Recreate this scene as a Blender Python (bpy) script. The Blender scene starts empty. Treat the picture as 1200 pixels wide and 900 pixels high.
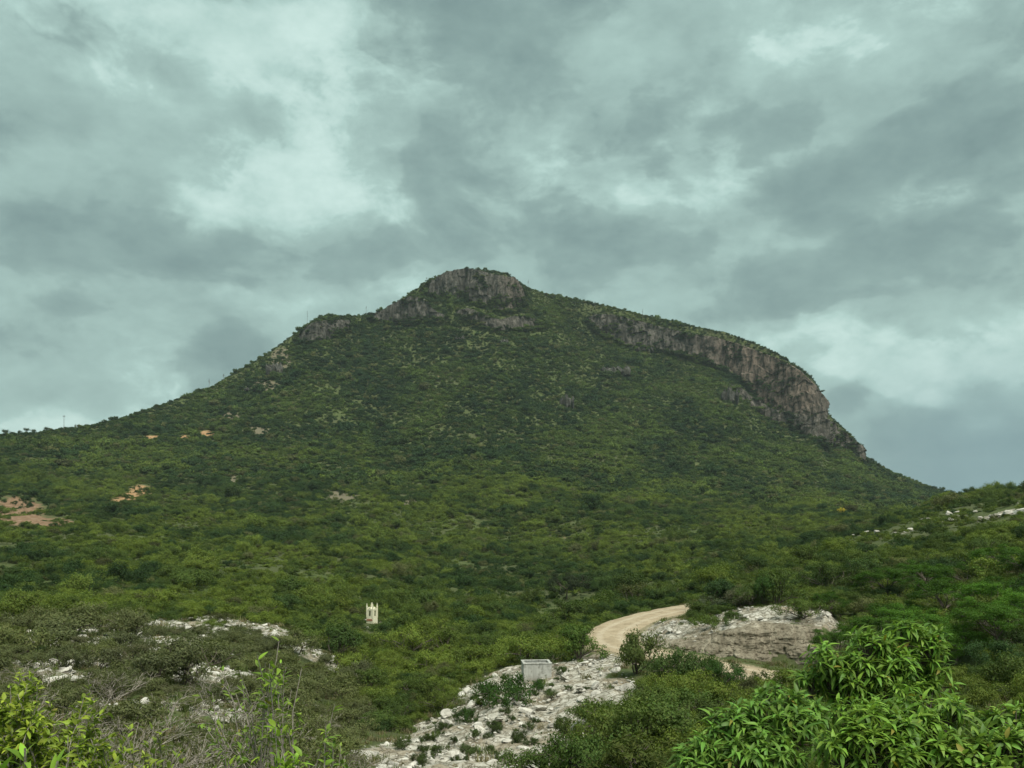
import bpy, math
import numpy as np

# ------------------------------------------------------------------ camera, sky, sun, exposure
scene = bpy.context.scene
F = 1039.0            # focal length in photo pixels (1200 wide)
HZ = 620.0            # photo row of the horizon
cam_d = bpy.data.cameras.new("camera")
cam_d.sensor_width = 36.0
cam_d.lens = 36.0 * F / 1200.0
cam_d.shift_y = (HZ - 450.0) / 1200.0
cam_d.clip_start = 0.1
cam_d.clip_end = 20000
cam = bpy.data.objects.new("camera", cam_d)
cam.rotation_euler = (math.radians(90), 0, 0)
scene.collection.objects.link(cam)
scene.camera = cam

SUN_EL, SUN_ROT = math.radians(62), math.radians(150)   # rot: clockwise from +Y
vs = scene.view_settings
vs.view_transform = 'Standard'; vs.look = 'None'; vs.gamma = 1.0; vs.exposure = 1.82
vs.use_curve_mapping = False
scene.cycles.max_bounces = 4
scene.cycles.diffuse_bounces = 2
scene.cycles.transmission_bounces = 3
scene.cycles.volume_bounces = 0
scene.cycles.use_denoising = True
scene.cycles.use_adaptive_sampling = True


class NT:
    """small helper round a node tree"""
    def __init__(s, nt):
        s.nt = nt; s.N = nt.nodes; s.L = nt.links
    def node(s, typ, **kw):
        n = s.N.new(typ)
        for k, v in kw.items():
            setattr(n, k, v)
        return n
    def put(s, sock, v):
        if isinstance(v, bpy.types.NodeSocket):
            s.L.new(v, sock)
        elif v is not None:
            sock.default_value = v
    def math(s, op, a, b=None, c=None, clamp=False):
        n = s.node('ShaderNodeMath', operation=op, use_clamp=clamp)
        s.put(n.inputs[0], a); s.put(n.inputs[1], b)
        if c is not None: s.put(n.inputs[2], c)
        return n.outputs[0]
    def vmath(s, op, a, b=None, scale=None):
        n = s.node('ShaderNodeVectorMath', operation=op)
        s.put(n.inputs[0], a); s.put(n.inputs[1], b)
        if scale is not None: s.put(n.inputs['Scale'], scale)
        return n.outputs[0]
    def noise(s, vec, scale, detail=4, rough=0.55, dist=0.0, lac=2.0):
        n = s.node('ShaderNodeTexNoise')
        s.put(n.inputs['Vector'], vec)
        n.inputs['Scale'].default_value = scale; n.inputs['Detail'].default_value = detail
        n.inputs['Roughness'].default_value = rough; n.inputs['Distortion'].default_value = dist
        n.inputs['Lacunarity'].default_value = lac
        return n
    def ramp(s, fac, stops, interp='LINEAR'):
        n = s.node('ShaderNodeValToRGB')
        r = n.color_ramp; r.interpolation = interp
        while len(r.elements) < len(stops): r.elements.new(0.5)
        for e, (p, c) in zip(r.elements, stops):
            e.position = p; e.color = tuple(c) + (1.0,) if len(c) == 3 else c
        s.put(n.inputs[0], fac)
        return n.outputs[0]
    def mix(s, fac, a, b, blend='MIX', clamp=False):
        n = s.node('ShaderNodeMix', data_type='RGBA', blend_type=blend)
        n.clamp_factor = True
        s.put(n.inputs[0], fac); s.put(n.inputs[6], a); s.put(n.inputs[7], b)
        return n.outputs[2]
    def maprange(s, v, a, b, c=0.0, d=1.0, smooth=False):
        n = s.node('ShaderNodeMapRange')
        if smooth: n.interpolation_type = 'SMOOTHSTEP'
        s.put(n.inputs[0], v)
        for i, x in enumerate((a, b, c, d)): n.inputs[i + 1].default_value = x
        return n.outputs[0]


def srgb(r, g, b):
    f = lambda c: (c / 255 / 12.92) if c <= 10 else ((c / 255 + 0.055) / 1.055) ** 2.4
    return (f(r), f(g), f(b))


def build_world():
    w = bpy.data.worlds.new("World"); scene.world = w; w.use_nodes = True
    w.cycles.sampling_method = 'MANUAL'; w.cycles.sample_map_resolution = 512
    t = NT(w.node_tree); t.N.clear()
    geo = t.node('ShaderNodeTexCoord')
    d = geo.outputs['Generated']
    sep = t.node('ShaderNodeSeparateXYZ'); t.put(sep.inputs[0], d)
    x, y, z = sep.outputs
    hor = t.math('SQRT', t.math('ADD', t.math('MULTIPLY', x, x), t.math('MULTIPLY', y, y)))
    az = t.math('ARCTAN2', x, y)
    el = t.math('DIVIDE', z, t.math('MAXIMUM', hor, 0.02))
    # cloud cover: flattened billows in two layers, dark masses and bright breaks, each with ragged edges
    q = t.vmath('MULTIPLY', d, (1.0, 1.0, 1.7))
    wcol = t.vmath('SUBTRACT', t.noise(q, 5.0, 3, .55).outputs['Color'], (.5, .5, .5))
    qw = t.vmath('ADD', q, t.vmath('SCALE', wcol, scale=.10))
    nA = t.noise(qw, 5.2, 6, .58).outputs['Fac']
    nB = t.noise(t.vmath('ADD', qw, (5.3, 1.9, 8.1)), 6.2, 6, .62).outputs['Fac']
    nC = t.noise(t.vmath('ADD', q, (2.7, 7.9, 3.1)), 13.0, 5, .64).outputs['Fac']
    wn = t.node('ShaderNodeSeparateXYZ'); t.put(wn.inputs[0], wcol)
    waz = t.math('MULTIPLY_ADD', wn.outputs[0], 0.16, az)
    wel = t.math('MULTIPLY_ADD', wn.outputs[1], 0.10, el)
    fA = t.math('SUBTRACT', nA, 0.5); fB = t.math('SUBTRACT', nB, 0.5)
    # single clouds and breaks: (col, row, half width, half height, amount)
    for (cx, cy, rx, ry, amp) in SKY_FEATURES:
        a0 = math.atan((cx - 600) / F); e0 = (HZ - cy) / F * math.cos(a0)
        u = t.math('MULTIPLY', t.math('SUBTRACT', waz, a0), F / rx)
        v = t.math('MULTIPLY', t.math('SUBTRACT', wel, e0), F / ry)
        r2 = t.math('MULTIPLY_ADD', u, u, t.math('MULTIPLY', v, v))
        k = t.math('SUBTRACT', 1.0, t.math('MULTIPLY', r2, 0.30), clamp=True)
        m = t.math('MULTIPLY', k, k)
        if amp > 0: fB = t.math('MULTIPLY_ADD', m, amp, fB); fA = t.math('MULTIPLY_ADD', m, -amp * .7, fA)
        else: fA = t.math('MULTIPLY_ADD', m, -amp, fA); fB = t.math('MULTIPLY_ADD', m, amp * .5, fB)
    dark = t.maprange(fA, -.04, .22, 0, 1, True); edge = t.maprange(fA, .035, .085, 0, 1, True)
    brt = t.maprange(fB, -.02, .26, 0, 1, True); bed = t.maprange(fB, .09, .15, 0, 1, True)
    b = t.math('MULTIPLY_ADD', t.math('SUBTRACT', nC, .5), .36, .525)
    b = t.math('MULTIPLY_ADD', dark, -.15, b); b = t.math('MULTIPLY_ADD', edge, -.055, b)
    b = t.math('MULTIPLY_ADD', brt, .17, b); b = t.math('MULTIPLY_ADD', bed, .05, b)
    col = t.ramp(b, [(0.0, srgb(94, 115, 117)), (0.25, srgb(118, 143, 141)), (0.47, srgb(147, 174, 168)),
                     (0.66, srgb(176, 206, 198)), (0.83, srgb(214, 239, 230)), (0.96, srgb(238, 252, 245))])
    # distant rain and haze low on the horizon: bluer
    low = t.maprange(el, 0.02, 0.23, 1, 0, True)
    side = t.maprange(az, 0.25, 0.5, 0.12, 0.75, True)
    col = t.mix(t.math('MULTIPLY', low, side), col, srgb(112, 146, 158) + (1,))
    sky = t.node('ShaderNodeTexSky', sky_type='NISHITA')
    sky.sun_disc = False; sky.sun_elevation = SUN_EL; sky.sun_rotation = SUN_ROT
    sky.air_density = 1.2; sky.dust_density = 2.0
    bg_sky = t.node('ShaderNodeBackground'); t.put(bg_sky.inputs[0], sky.outputs[0]); bg_sky.inputs[1].default_value = 0.05
    bg_c = t.node('ShaderNodeBackground'); t.put(bg_c.inputs[0], col); bg_c.inputs[1].default_value = 0.30
    # clouds cover nearly all of the sky; thin veils let a little blue through
    cover = t.maprange(b, 0.62, 1.0, 0.97, 0.88)
    mx = t.node('ShaderNodeMixShader'); t.put(mx.inputs[0], cover)
    t.L.new(bg_sky.outputs[0], mx.inputs[1]); t.L.new(bg_c.outputs[0], mx.inputs[2])
    out = t.node('ShaderNodeOutputWorld'); t.L.new(mx.outputs[0], out.inputs[0])


SKY_FEATURES = [
    (340, 130, 120, 85, .20), (360, 215, 45, 50, .12), (250, 40, 90, 40, .13), (450, 70, 60, 60, .07), (960, 45, 80, 40, .12),
    (160, 425, 60, 40, .24), (10, 492, 60, 24, .17), (1085, 440, 100, 30, .22), (1010, 392, 150, 26, .16),
    (1190, 465, 60, 36, .13), (430, 355, 110, 22, .14), (860, 200, 60, 36, .08), (120, 100, 50, 30, .06),
    (20, 190, 85, 55, -.16), (230, 300, 200, 34, -.18), (500, 295, 130, 34, -.10), (60, 395, 100, 36, -.16), (245, 425, 52, 28, -.34),
    (1130, 130, 120, 80, -.16), (915, 135, 50, 24, -.16), (980, 220, 120, 30, -.14), (985, 458, 30, 16, -.24),
    (720, 290, 120, 36, -.12), (1100, 315, 140, 36, -.17), (1130, 550, 150, 48, -.12), (140, 60, 90, 26, -.06), (800, 90, 60, 30, -.06),
]
build_world()

sun_d = bpy.data.lights.new("sun", 'SUN')
sun_d.energy = 1.5; sun_d.angle = math.radians(40); sun_d.color = (1.0, 0.96, 0.88)
sun = bpy.data.objects.new("sun", sun_d)
sdir = (math.sin(SUN_ROT) * math.cos(SUN_EL), math.cos(SUN_ROT) * math.cos(SUN_EL), math.sin(SUN_EL))
from mathutils import Vector
sun.rotation_euler = Vector(sdir).to_track_quat('Z', 'Y').to_euler()
sun.location = (40, -60, 120)
scene.collection.objects.link(sun)

# ------------------------------------------------------------------ helpers
COL = scene.collection


def tag(o, label=None, cat=None, group=None, kind=None):
    if label: o["label"] = label
    if cat: o["category"] = cat
    if group: o["group"] = group
    if kind: o["kind"] = kind
    return o


def new_mesh(name, V, faces, mat=None, smooth=False):
    """faces: one array or a list of arrays (n,k)"""
    V = np.asarray(V, np.float32)
    if not isinstance(faces, list): faces = [faces]
    faces = [np.asarray(f, np.int32) for f in faces if len(f)]
    me = bpy.data.meshes.new(name)
    me.vertices.add(len(V)); me.vertices.foreach_set("co", V.ravel())
    nl = sum(f.size for f in faces); nf = sum(len(f) for f in faces)
    me.loops.add(nl); me.polygons.add(nf)
    me.loops.foreach_set("vertex_index", np.concatenate([f.ravel() for f in faces]))
    tot = np.concatenate([np.full(len(f), f.shape[1], np.int32) for f in faces])
    st = np.concatenate([[0], np.cumsum(tot)[:-1]]).astype(np.int32)
    me.polygons.foreach_set("loop_start", st)
    me.polygons.foreach_set("loop_total", tot)
    me.polygons.foreach_set("use_smooth", np.full(nf, smooth, bool))
    me.update(calc_edges=True); me.validate()
    if mat: me.materials.append(mat)
    return me


def obj(name, me, parent=None, loc=None):
    o = bpy.data.objects.new(name, me); COL.objects.link(o)
    if parent: o.parent = parent
    if loc is not None: o.location = loc
    return o


def empty(name, loc, rz=0, scale=1):
    o = bpy.data.objects.new(name, None); COL.objects.link(o)
    o.location = loc; o.rotation_euler = (0, 0, rz); o.scale = (scale,) * 3 if np.isscalar(scale) else scale
    o.empty_display_size = 0.2
    return o


def _hash(ix, iy, iz, seed):
    h = (ix.astype(np.uint32) * np.uint32(374761393) + iy.astype(np.uint32) * np.uint32(668265263)
         + iz.astype(np.uint32) * np.uint32(2147483647 - 58) + np.uint32(seed) * np.uint32(974634777))
    h = (h ^ (h >> np.uint32(13))) * np.uint32(1274126177)
    h = h ^ (h >> np.uint32(16))
    return (h & np.uint32(0xFFFFFF)).astype(np.float64) / 0xFFFFFF


def vnoise(x, y, z=None, seed=0):
    x = np.asarray(x, float); y = np.asarray(y, float)
    z = np.zeros_like(x) if z is None else np.asarray(z, float)
    ix, iy, iz = [np.floor(a).astype(np.int64) for a in (x, y, z)]
    fx, fy, fz = x - ix, y - iy, z - iz
    s = lambda t: t * t * t * (t * (t * 6 - 15) + 10)
    fx, fy, fz = s(fx), s(fy), s(fz)
    r = 0
    for dx in (0, 1):
        for dy in (0, 1):
            for dz in (0, 1):
                w = (fx if dx else 1 - fx) * (fy if dy else 1 - fy) * (fz if dz else 1 - fz)
                r = r + w * _hash(ix + dx, iy + dy, iz + dz, seed)
    return r * 2 - 1


def fbm(x, y, z=None, oct=4, seed=0, gain=0.5):
    r = 0; a = 1.0; f = 1.0; tot = 0
    for k in range(oct):
        r = r + a * vnoise(x * f + 17.3 * k, y * f - 9.1 * k, None if z is None else z * f + 3.3 * k, seed + k)
        tot += a; a *= gain; f *= 2.03
    return r / tot


def pchip(x, y, xi):
    x = np.asarray(x, float); y = np.asarray(y, float); xi = np.clip(xi, x[0], x[-1])
    h = np.diff(x); dl = np.diff(y) / h
    m = np.zeros_like(y)
    m[0], m[-1] = dl[0], dl[-1]
    for k in range(1, len(x) - 1):
        if dl[k - 1] * dl[k] > 0:
            w1, w2 = 2 * h[k] + h[k - 1], h[k] + 2 * h[k - 1]
            m[k] = (w1 + w2) / (w1 / dl[k - 1] + w2 / dl[k])
    i = np.clip(np.searchsorted(x, xi, side='right') - 1, 0, len(x) - 2)
    t = (xi - x[i]) / h[i]
    return ((1 + 2 * t) * (1 - t) ** 2 * y[i] + t * (1 - t) ** 2 * h[i] * m[i]
            + t * t * (3 - 2 * t) * y[i + 1] + t * t * (t - 1) * h[i] * m[i + 1])


def sstep(a, b, x):
    t = np.clip((x - a) / (b - a), 0, 1)
    return t * t * (3 - 2 * t)


def wpt(px, py, Y):
    """a place: bearing (photo column), height angle (photo row) and its distance"""
    return np.array([(px - 600) / F * Y, Y, (HZ - py) / F * Y])


# ------------------------------------------------------------------ the lie of the land
PXC = np.array([-400, 0, 150, 300, 450, 600, 750, 900, 1050, 1120, 1200, 1600], float)
LEV = [  # distance, ground height under the eye at the columns above
    (-40, [-1.9] * 12),
    (2.0, [-1.9] * 12),
    (6.0, [-3.0, -3.0, -3.0, -3.2, -3.5, -3.6, -3.5, -3.5, -3.4, -3.4, -3.4, -3.4]),
    (15, [-4.4, -4.4, -4.6, -5.0, -5.9, -6.0, -5.6, -5.5, -5.2, -5.1, -5.0, -5.0]),
    (30, [-6.3, -6.3, -6.7, -7.3, -8.8, -8.9, -8.3, -8.2, -7.4, -7.1, -6.8, -6.3]),
    (45, [-7.1, -7.1, -7.5, -8.6, -11.0, -10.7, -9.4, -9.3, -8.0, -7.3, -6.3, -5.0]),
    (62, [-7.3, -7.3, -7.9, -9.5, -12.9, -10.4, -9.4, -9.7, -7.8, -6.6, -5.0, -3.0]),
    (80, [-8.0, -8.0, -8.2, -8.9, -12.9, -11.6, -8.9, -7.0, -5.4, -4.4, -3.2, -0.5]),
    (110, [-9.0, -9.0, -9.4, -10.4, -13.3, -13.1, -9.6, -6.3, -3.6, -2.2, -0.6, 3.0]),
    (150, [-8.3, -8.3, -9.0, -11.0, -13.4, -14.4, -12.2, -7.0, -2.0, 0.6, 3.6, 9.0]),
    (220, [-4.4, -4.4, -6.0, -9.0, -12.2, -14.2, -12.3, -7.4, 0.2, 4.8, 7.6, 13.0]),
    (260, [-1.5, -1.5, -3.2, -6.6, -10.2, -12.4, -11.2, -6.8, 1.2, 8.3, 9.6, 14.0]),
    (330, [3.0, 3.0, 1.0, -3.2, -7.6, -9.4, -8.6, -5.6, -1.0, 4.0, 7.0, 12.0]),
    (450, [18.0, 18.0, 14.2, 9.6, 8.2, 8.2, 6.2, 5.2, 4.6, 4.4, 4.0, 4.0]),
]
SKYLINE = np.array([(-400, 520), (-150, 512), (0, 509), (40, 507), (75, 504), (110, 499), (150, 489), (200, 471), (245, 456), (270, 440), (310, 417),
                    (345, 392), (365, 377), (385, 370), (410, 372), (440, 369), (470, 353), (500, 331), (520, 321), (545, 316),
                    (575, 319), (595, 322), (612, 336), (640, 346), (680, 353), (720, 361), (760, 371), (800, 380), (850, 389),
                    (890, 404), (910, 413), (935, 431), (955, 445), (962, 462), (967, 482), (985, 499), (1000, 514), (1009, 532), (1040, 552),
                    (1080, 569), (1105, 577), (1200, 594), (1600, 606)], float)
RIDGE_Y = np.array([(-400, 520), (0, 640), (150, 760), (300, 900), (450, 1000), (545, 1050), (720, 1030), (900, 960), (966, 930), (1009, 915),
                    (1105, 880), (1200, 850), (1600, 800)], float)
CLIFF_G = np.array([(-400, .95), (640, .95), (690, .86), (800, .82), (850, .80), (900, .68), (960, .74), (1009, .88), (1060, .95), (1600, .95)], float)
pxs = np.arange(-1200, 2401, 8.0)
Ys = np.concatenate([np.linspace(-40, 5, 20)[:-1], np.geomspace(5, 200, 420)[:-1], np.geomspace(200, 4000, 520)])
TAB = np.zeros((len(pxs), len(Ys)))
lev_z = np.array([pchip(PXC, l[1], pxs) for l in LEV])
lev_y = np.array([l[0] for l in LEV], float)
sk = np.interp(pxs, SKYLINE[:, 0], SKYLINE[:, 1]); ry = pchip(RIDGE_Y[:, 0], RIDGE_Y[:, 1], pxs)
cg = pchip(CLIFF_G[:, 0], CLIFF_G[:, 1], pxs)
FR = [(.26, .18), (.52, .42), (.71, .63), (.85, .80), (.965, .95)]
for i in range(len(pxs)):
    y0, p0 = 450.0, HZ - lev_z[-1, i] * F / 450.0
    yy = list(lev_y); zz = list(lev_z[:, i])
    for fr, g in FR:
        Y = y0 + fr * (ry[i] - y0); p = p0 + g * cg[i] / .95 * (sk[i] - p0)
        yy.append(Y); zz.append((HZ - p) * Y / F)
    zr = (HZ - sk[i]) * ry[i] / F
    yy += [ry[i], ry[i] + 45, ry[i] + 420, 4000]; zz += [zr, zr - 3 - 0.02 * abs(zr), zr * 0.35, -30]
    TAB[i] = pchip(yy, zz, Ys)
# the road cutting: a bank between the track and the mound
BANK = np.array([  # column, distance, base height, rim height
    (772, 69.8, -9.0, -8.85), (800, 68.2, -9.15, -8.5), (822, 67.4, -9.35, -8.25), (845, 66.5, -9.55, -7.75), (880, 65.7, -9.75, -7.25), (905, 65.9, -9.8, -7.05), (935, 65.2, -9.75, -7.1), (966, 64.9, -9.6, -7.25)])
for i, p in enumerate(pxs):
    w = float(sstep(762, 785, p) * (1 - sstep(966, 985, p)))
    if w <= 0: continue
    yb, zb, zr = [np.interp(p, BANK[:, 0], BANK[:, k]) for k in (1, 2, 3)]
    prof = np.interp(Ys, [yb - 12, yb - 1.0, yb + 0.5, yb + 6, yb + 16], [zb - .15, zb, zr, zr + .75, np.interp(yb + 16, Ys, TAB[i])])
    ww = w * sstep(yb - 14, yb - 8, Ys) * (1 - sstep(yb + 12, yb + 18, Ys))
    TAB[i] = TAB[i] * (1 - ww) + prof * ww

ROAD = np.array([wpt(*a) for a in [(1120, 842, 46), (1010, 820, 52), (930, 800, 57.5), (860, 785, 61), (800, 774, 64), (752, 764, 66.5), (722, 755, 70.5), (715, 744, 75.5),
                                   (732, 732, 81), (765, 721, 87), (805, 712.5, 93), (860, 706, 101), (930, 697, 110)]])


def smooth_path(P, n):
    P = np.asarray(P); t = np.concatenate([[0], np.cumsum(np.linalg.norm(np.diff(P, axis=0), axis=1))])
    ti = np.linspace(0, t[-1], n)
    # Catmull-Rom through the points
    m = np.gradient(P, t, axis=0)
    i = np.clip(np.searchsorted(t, ti, side='right') - 1, 0, len(t) - 2)
    h = (t[i + 1] - t[i])[:, None]; u = ((ti - t[i])[:, None]) / h
    return ((1 + 2 * u) * (1 - u) ** 2 * P[i] + u * (1 - u) ** 2 * h * m[i] + u * u * (3 - 2 * u) * P[i + 1] + u * u * (u - 1) * h * m[i + 1])


ROADP = smooth_path(ROAD, 160)
ROAD_W = 2.05


def road_dist(X, Y):
    X = np.asarray(X, float); Y = np.asarray(Y, float)
    d = np.full(X.shape, 1e9); z = np.zeros(X.shape)
    m = (X > 2) & (X < 45) & (Y > 35) & (Y < 125)
    if m.any():
        dx = X[m][:, None] - ROADP[None, :, 0]; dy = Y[m][:, None] - ROADP[None, :, 1]
        q = dx * dx + dy * dy; j = q.argmin(1)
        d[m] = np.sqrt(q[np.arange(len(j)), j]); z[m] = ROADP[j, 2]
    return d, z


def in_ell(px, py, c):
    return ((px - c[0]) / c[2]) ** 2 + ((py - c[1]) / c[3]) ** 2


# bare ground seen on the slopes: (column, row, half width, half height)
ORANGE = [(150, 583, 14, 7), (164, 575, 13, 8), (136, 588, 12, 4), (243, 509, 9, 5), (216, 512, 7, 2.5), (178, 512, 9, 2.5)]
REDSOIL = [(20, 600, 34, 20), (50, 612, 44, 6)]
PALESOIL = [(268, 488, 16, 6), (405, 580, 22, 6), (480, 589, 22, 4), (275, 562, 8, 6), (300, 505, 20, 5), (395, 585, 16, 5)]
PALEROCK = [(310, 452, 18, 8), (330, 420, 14, 14)]


def white_mask(X, Y):
    """0..1: bare pale limestone"""
    X = np.asarray(X, float); Y = np.asarray(Y, float)
    Yc = np.maximum(Y, 1.0); px = 600 + X / Yc * F
    n = fbm(X * .12, Y * .12, seed=5, oct=3) * .5 + fbm(X * .5, Y * .5, seed=8, oct=2) * .35
    m = np.zeros(X.shape)
    def blob(cx, cy, rx, ry, k=1.0):      # in metres
        return k * (1 - ((X - cx) / rx) ** 2 - ((Y - cy) / ry) ** 2)
    parts = [blob(-2.0, 46, 6.5, 13), blob(2.2, 60, 7.5, 9), blob(-2.6, 36, 3.6, 9), blob(4.3, 52, 4.5, 10),      # slope round the tank
             blob(15.5, 71.5, 6.5, 3.6), blob(21, 70, 7, 3.8), blob(12.5, 75, 4, 6), blob(24, 69, 5, 3.4),       # mound over the cutting
             blob(-36, 82, 6, 5), blob(-27.5, 83, 5, 4.5), blob(-23, 80, 3, 3), blob(-46, 78, 10, 6), blob(-14.5, 116, 5, 4), blob(-21, 128, 5, 2.5),
             blob(-16, 52, 6, 8, .9), blob(-26, 62, 9, 8, .95), blob(-13, 36, 4, 6, .45), blob(-40, 70, 12, 8, 1), blob(-34, 76, 12, 6, 1), blob(-20, 78, 8, 6, .95), blob(-22, 46, 6, 6, .5),
             blob(47, 130, 3.5, 9, .9), blob(62, 118, 6, 5, 1), blob(70, 170, 8, 12, .7), blob(52, 185, 6, 14, .7), blob(78, 140, 6, 6, .9)]
    m = np.maximum.reduce([np.clip(p, -1, 1) for p in parts])
    left = sstep(-8, -12, X)
    patch = fbm(X * .45, Y * .3, seed=9, oct=4, gain=.65)
    return sstep(0.0, 0.38, m + n * .75 - .1 + (patch * 1.45 + .08) * left + patch * .35 * (1 - left)) * (1 - .42 * left)


def ground_z(X, Y, detail=True):
    X = np.asarray(X, float); Y = np.asarray(Y, float)
    Yc = np.maximum(Y, 4.0)
    px = np.clip(600 + X / Yc * F, pxs[0], pxs[-1] - 1e-6)
    fi = (px - pxs[0]) / 8.0; i = np.clip(fi.astype(int), 0, len(pxs) - 2); fi = fi - i
    j = np.clip(np.searchsorted(Ys, Y, side='right') - 1, 0, len(Ys) - 2)
    fj = np.clip((Y - Ys[j]) / (Ys[j + 1] - Ys[j]), 0, 1)
    z = (TAB[i, j] * (1 - fi) * (1 - fj) + TAB[i + 1, j] * fi * (1 - fj) + TAB[i, j + 1] * (1 - fi) * fj + TAB[i + 1, j + 1] * fi * fj)
    if detail:
        ridge_y = np.interp(px, pxs, ry)
        far = sstep(150, 420, Y) * (1 - .8 * sstep(-130, -20, Y - ridge_y))
        z = z + far * (6.0 * fbm(X / 75, Y / 120, seed=1, oct=4) - 4.0 * np.abs(fbm(X / 55, Y / 160, seed=2, oct=3)) + 1.0)
        mid = sstep(60, 160, Y) * (1 - sstep(350, 600, Y))
        z = z + mid * 1.3 * fbm(X / 22, Y / 22, seed=3, oct=4)
        near = sstep(8, 25, Y) * (1 - sstep(200, 320, Y))
        z = z + near * .30 * fbm(X / 5, Y / 5, seed=4, oct=4)
    d, rz = road_dist(X, Y)
    k = 1 - sstep(ROAD_W - .2, ROAD_W + 1.9, d)
    z = z * (1 - k) + rz * k
    return z


def gz(X, Y):
    return float(ground_z(np.array([X]), np.array([Y]))[0])


# ------------------------------------------------------------------ materials
MATS = {}


def base_mat(name):
    m = bpy.data.materials.new(name); m.use_nodes = True
    t = NT(m.node_tree); t.N.clear()
    out = t.node('ShaderNodeOutputMaterial')
    MATS[name] = m
    return m, t, out


def principled(t, out, color, rough=0.8, normal=None, spec=0.3):
    p = t.node('ShaderNodeBsdfPrincipled')
    t.put(p.inputs['Base Color'], color); t.put(p.inputs['Roughness'], rough)
    p.inputs['Specular IOR Level'].default_value = spec
    if normal is not None: t.put(p.inputs['Normal'], normal)
    t.L.new(p.outputs[0], out.inputs[0])
    return p


def bump(t, h, strength, dist):
    n = t.node('ShaderNodeBump'); n.inputs['Strength'].default_value = strength; n.inputs['Distance'].default_value = dist
    t.put(n.inputs['Height'], h)
    return n.outputs[0]


def mat_foliage(name, transl=0.35, rough=0.55, spec=0.25, island=True, var=0.25, prop="tint", small=True):
    m, t, out = base_mat(name)
    a = t.node('ShaderNodeAttribute', attribute_type='INSTANCER', attribute_name=prop)
    geo = t.node('ShaderNodeNewGeometry')
    oi = t.node('ShaderNodeObjectInfo')
    rnd = geo.outputs['Random Per Island'] if island else oi.outputs['Random']
    k = t.maprange(rnd, 0, 1, 1 - var, 1 + var)
    c = t.vmath('SCALE', a.outputs['Color'], scale=k)
    hs = t.node('ShaderNodeHueSaturation'); t.put(hs.inputs['Color'], c)
    t.put(hs.inputs['Hue'], t.maprange(t.math('FRACT', t.math('MULTIPLY', rnd, 7.31)), 0, 1, .482, .512))
    c = hs.outputs[0]
    if not small:          # paler undersides, a few yellowed blades
        c = t.mix(t.math('MULTIPLY', geo.outputs['Backfacing'], .45), c, (.16, .21, .085, 1))
        c = t.mix(t.maprange(t.math('FRACT', t.math('MULTIPLY', rnd, 13.7)), .978, .984), c, (.22, .20, .035, 1))
    p = t.node('ShaderNodeBsdfPrincipled'); t.put(p.inputs['Base Color'], c)
    p.inputs['Roughness'].default_value = rough; p.inputs['Specular IOR Level'].default_value = spec
    tr = t.node('ShaderNodeBsdfTranslucent')
    t.put(tr.inputs[0], t.mix(1.0, c, (1.15, 1.25, .55, 1), 'MULTIPLY'))
    mx = t.node('ShaderNodeMixShader'); mx.inputs[0].default_value = transl
    t.L.new(p.outputs[0], mx.inputs[1]); t.L.new(tr.outputs[0], mx.inputs[2]); t.L.new(mx.outputs[0], out.inputs[0])
    return m


def mat_bark(name, c1, c2, scale=14):
    m, t, out = base_mat(name)
    tc = t.node('ShaderNodeTexCoord').outputs['Object']
    n = t.noise(tc, scale, 5, .6).outputs['Fac']
    principled(t, out, t.ramp(n, [(.3, c1), (.7, c2)]), .9, bump(t, n, .5, .02))
    return m


def mat_limestone(name, dark=1.0):
    m, t, out = base_mat(name)
    g = t.node('ShaderNodeNewGeometry').outputs['Position']
    n = t.noise(g, 1.6, 6, .62).outputs['Fac']; n2 = t.noise(g, 9, 5, .65).outputs['Fac']
    oi = t.node('ShaderNodeObjectInfo').outputs['Random']
    c = t.ramp(n, [(.28, (.20 * dark, .19 * dark, .165 * dark)), (.5, (.43 * dark, .41 * dark, .35 * dark)), (.72, (.62 * dark, .60 * dark, .53 * dark))])
    c = t.mix(t.maprange(n2, .55, .72), c, (.17, .165, .14, 1))
    c = t.vmath('SCALE', c, scale=t.maprange(oi, 0, 1, .75, 1.12))
    principled(t, out, c, .92, bump(t, n2, .6, .06), .15)
    return m


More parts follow.
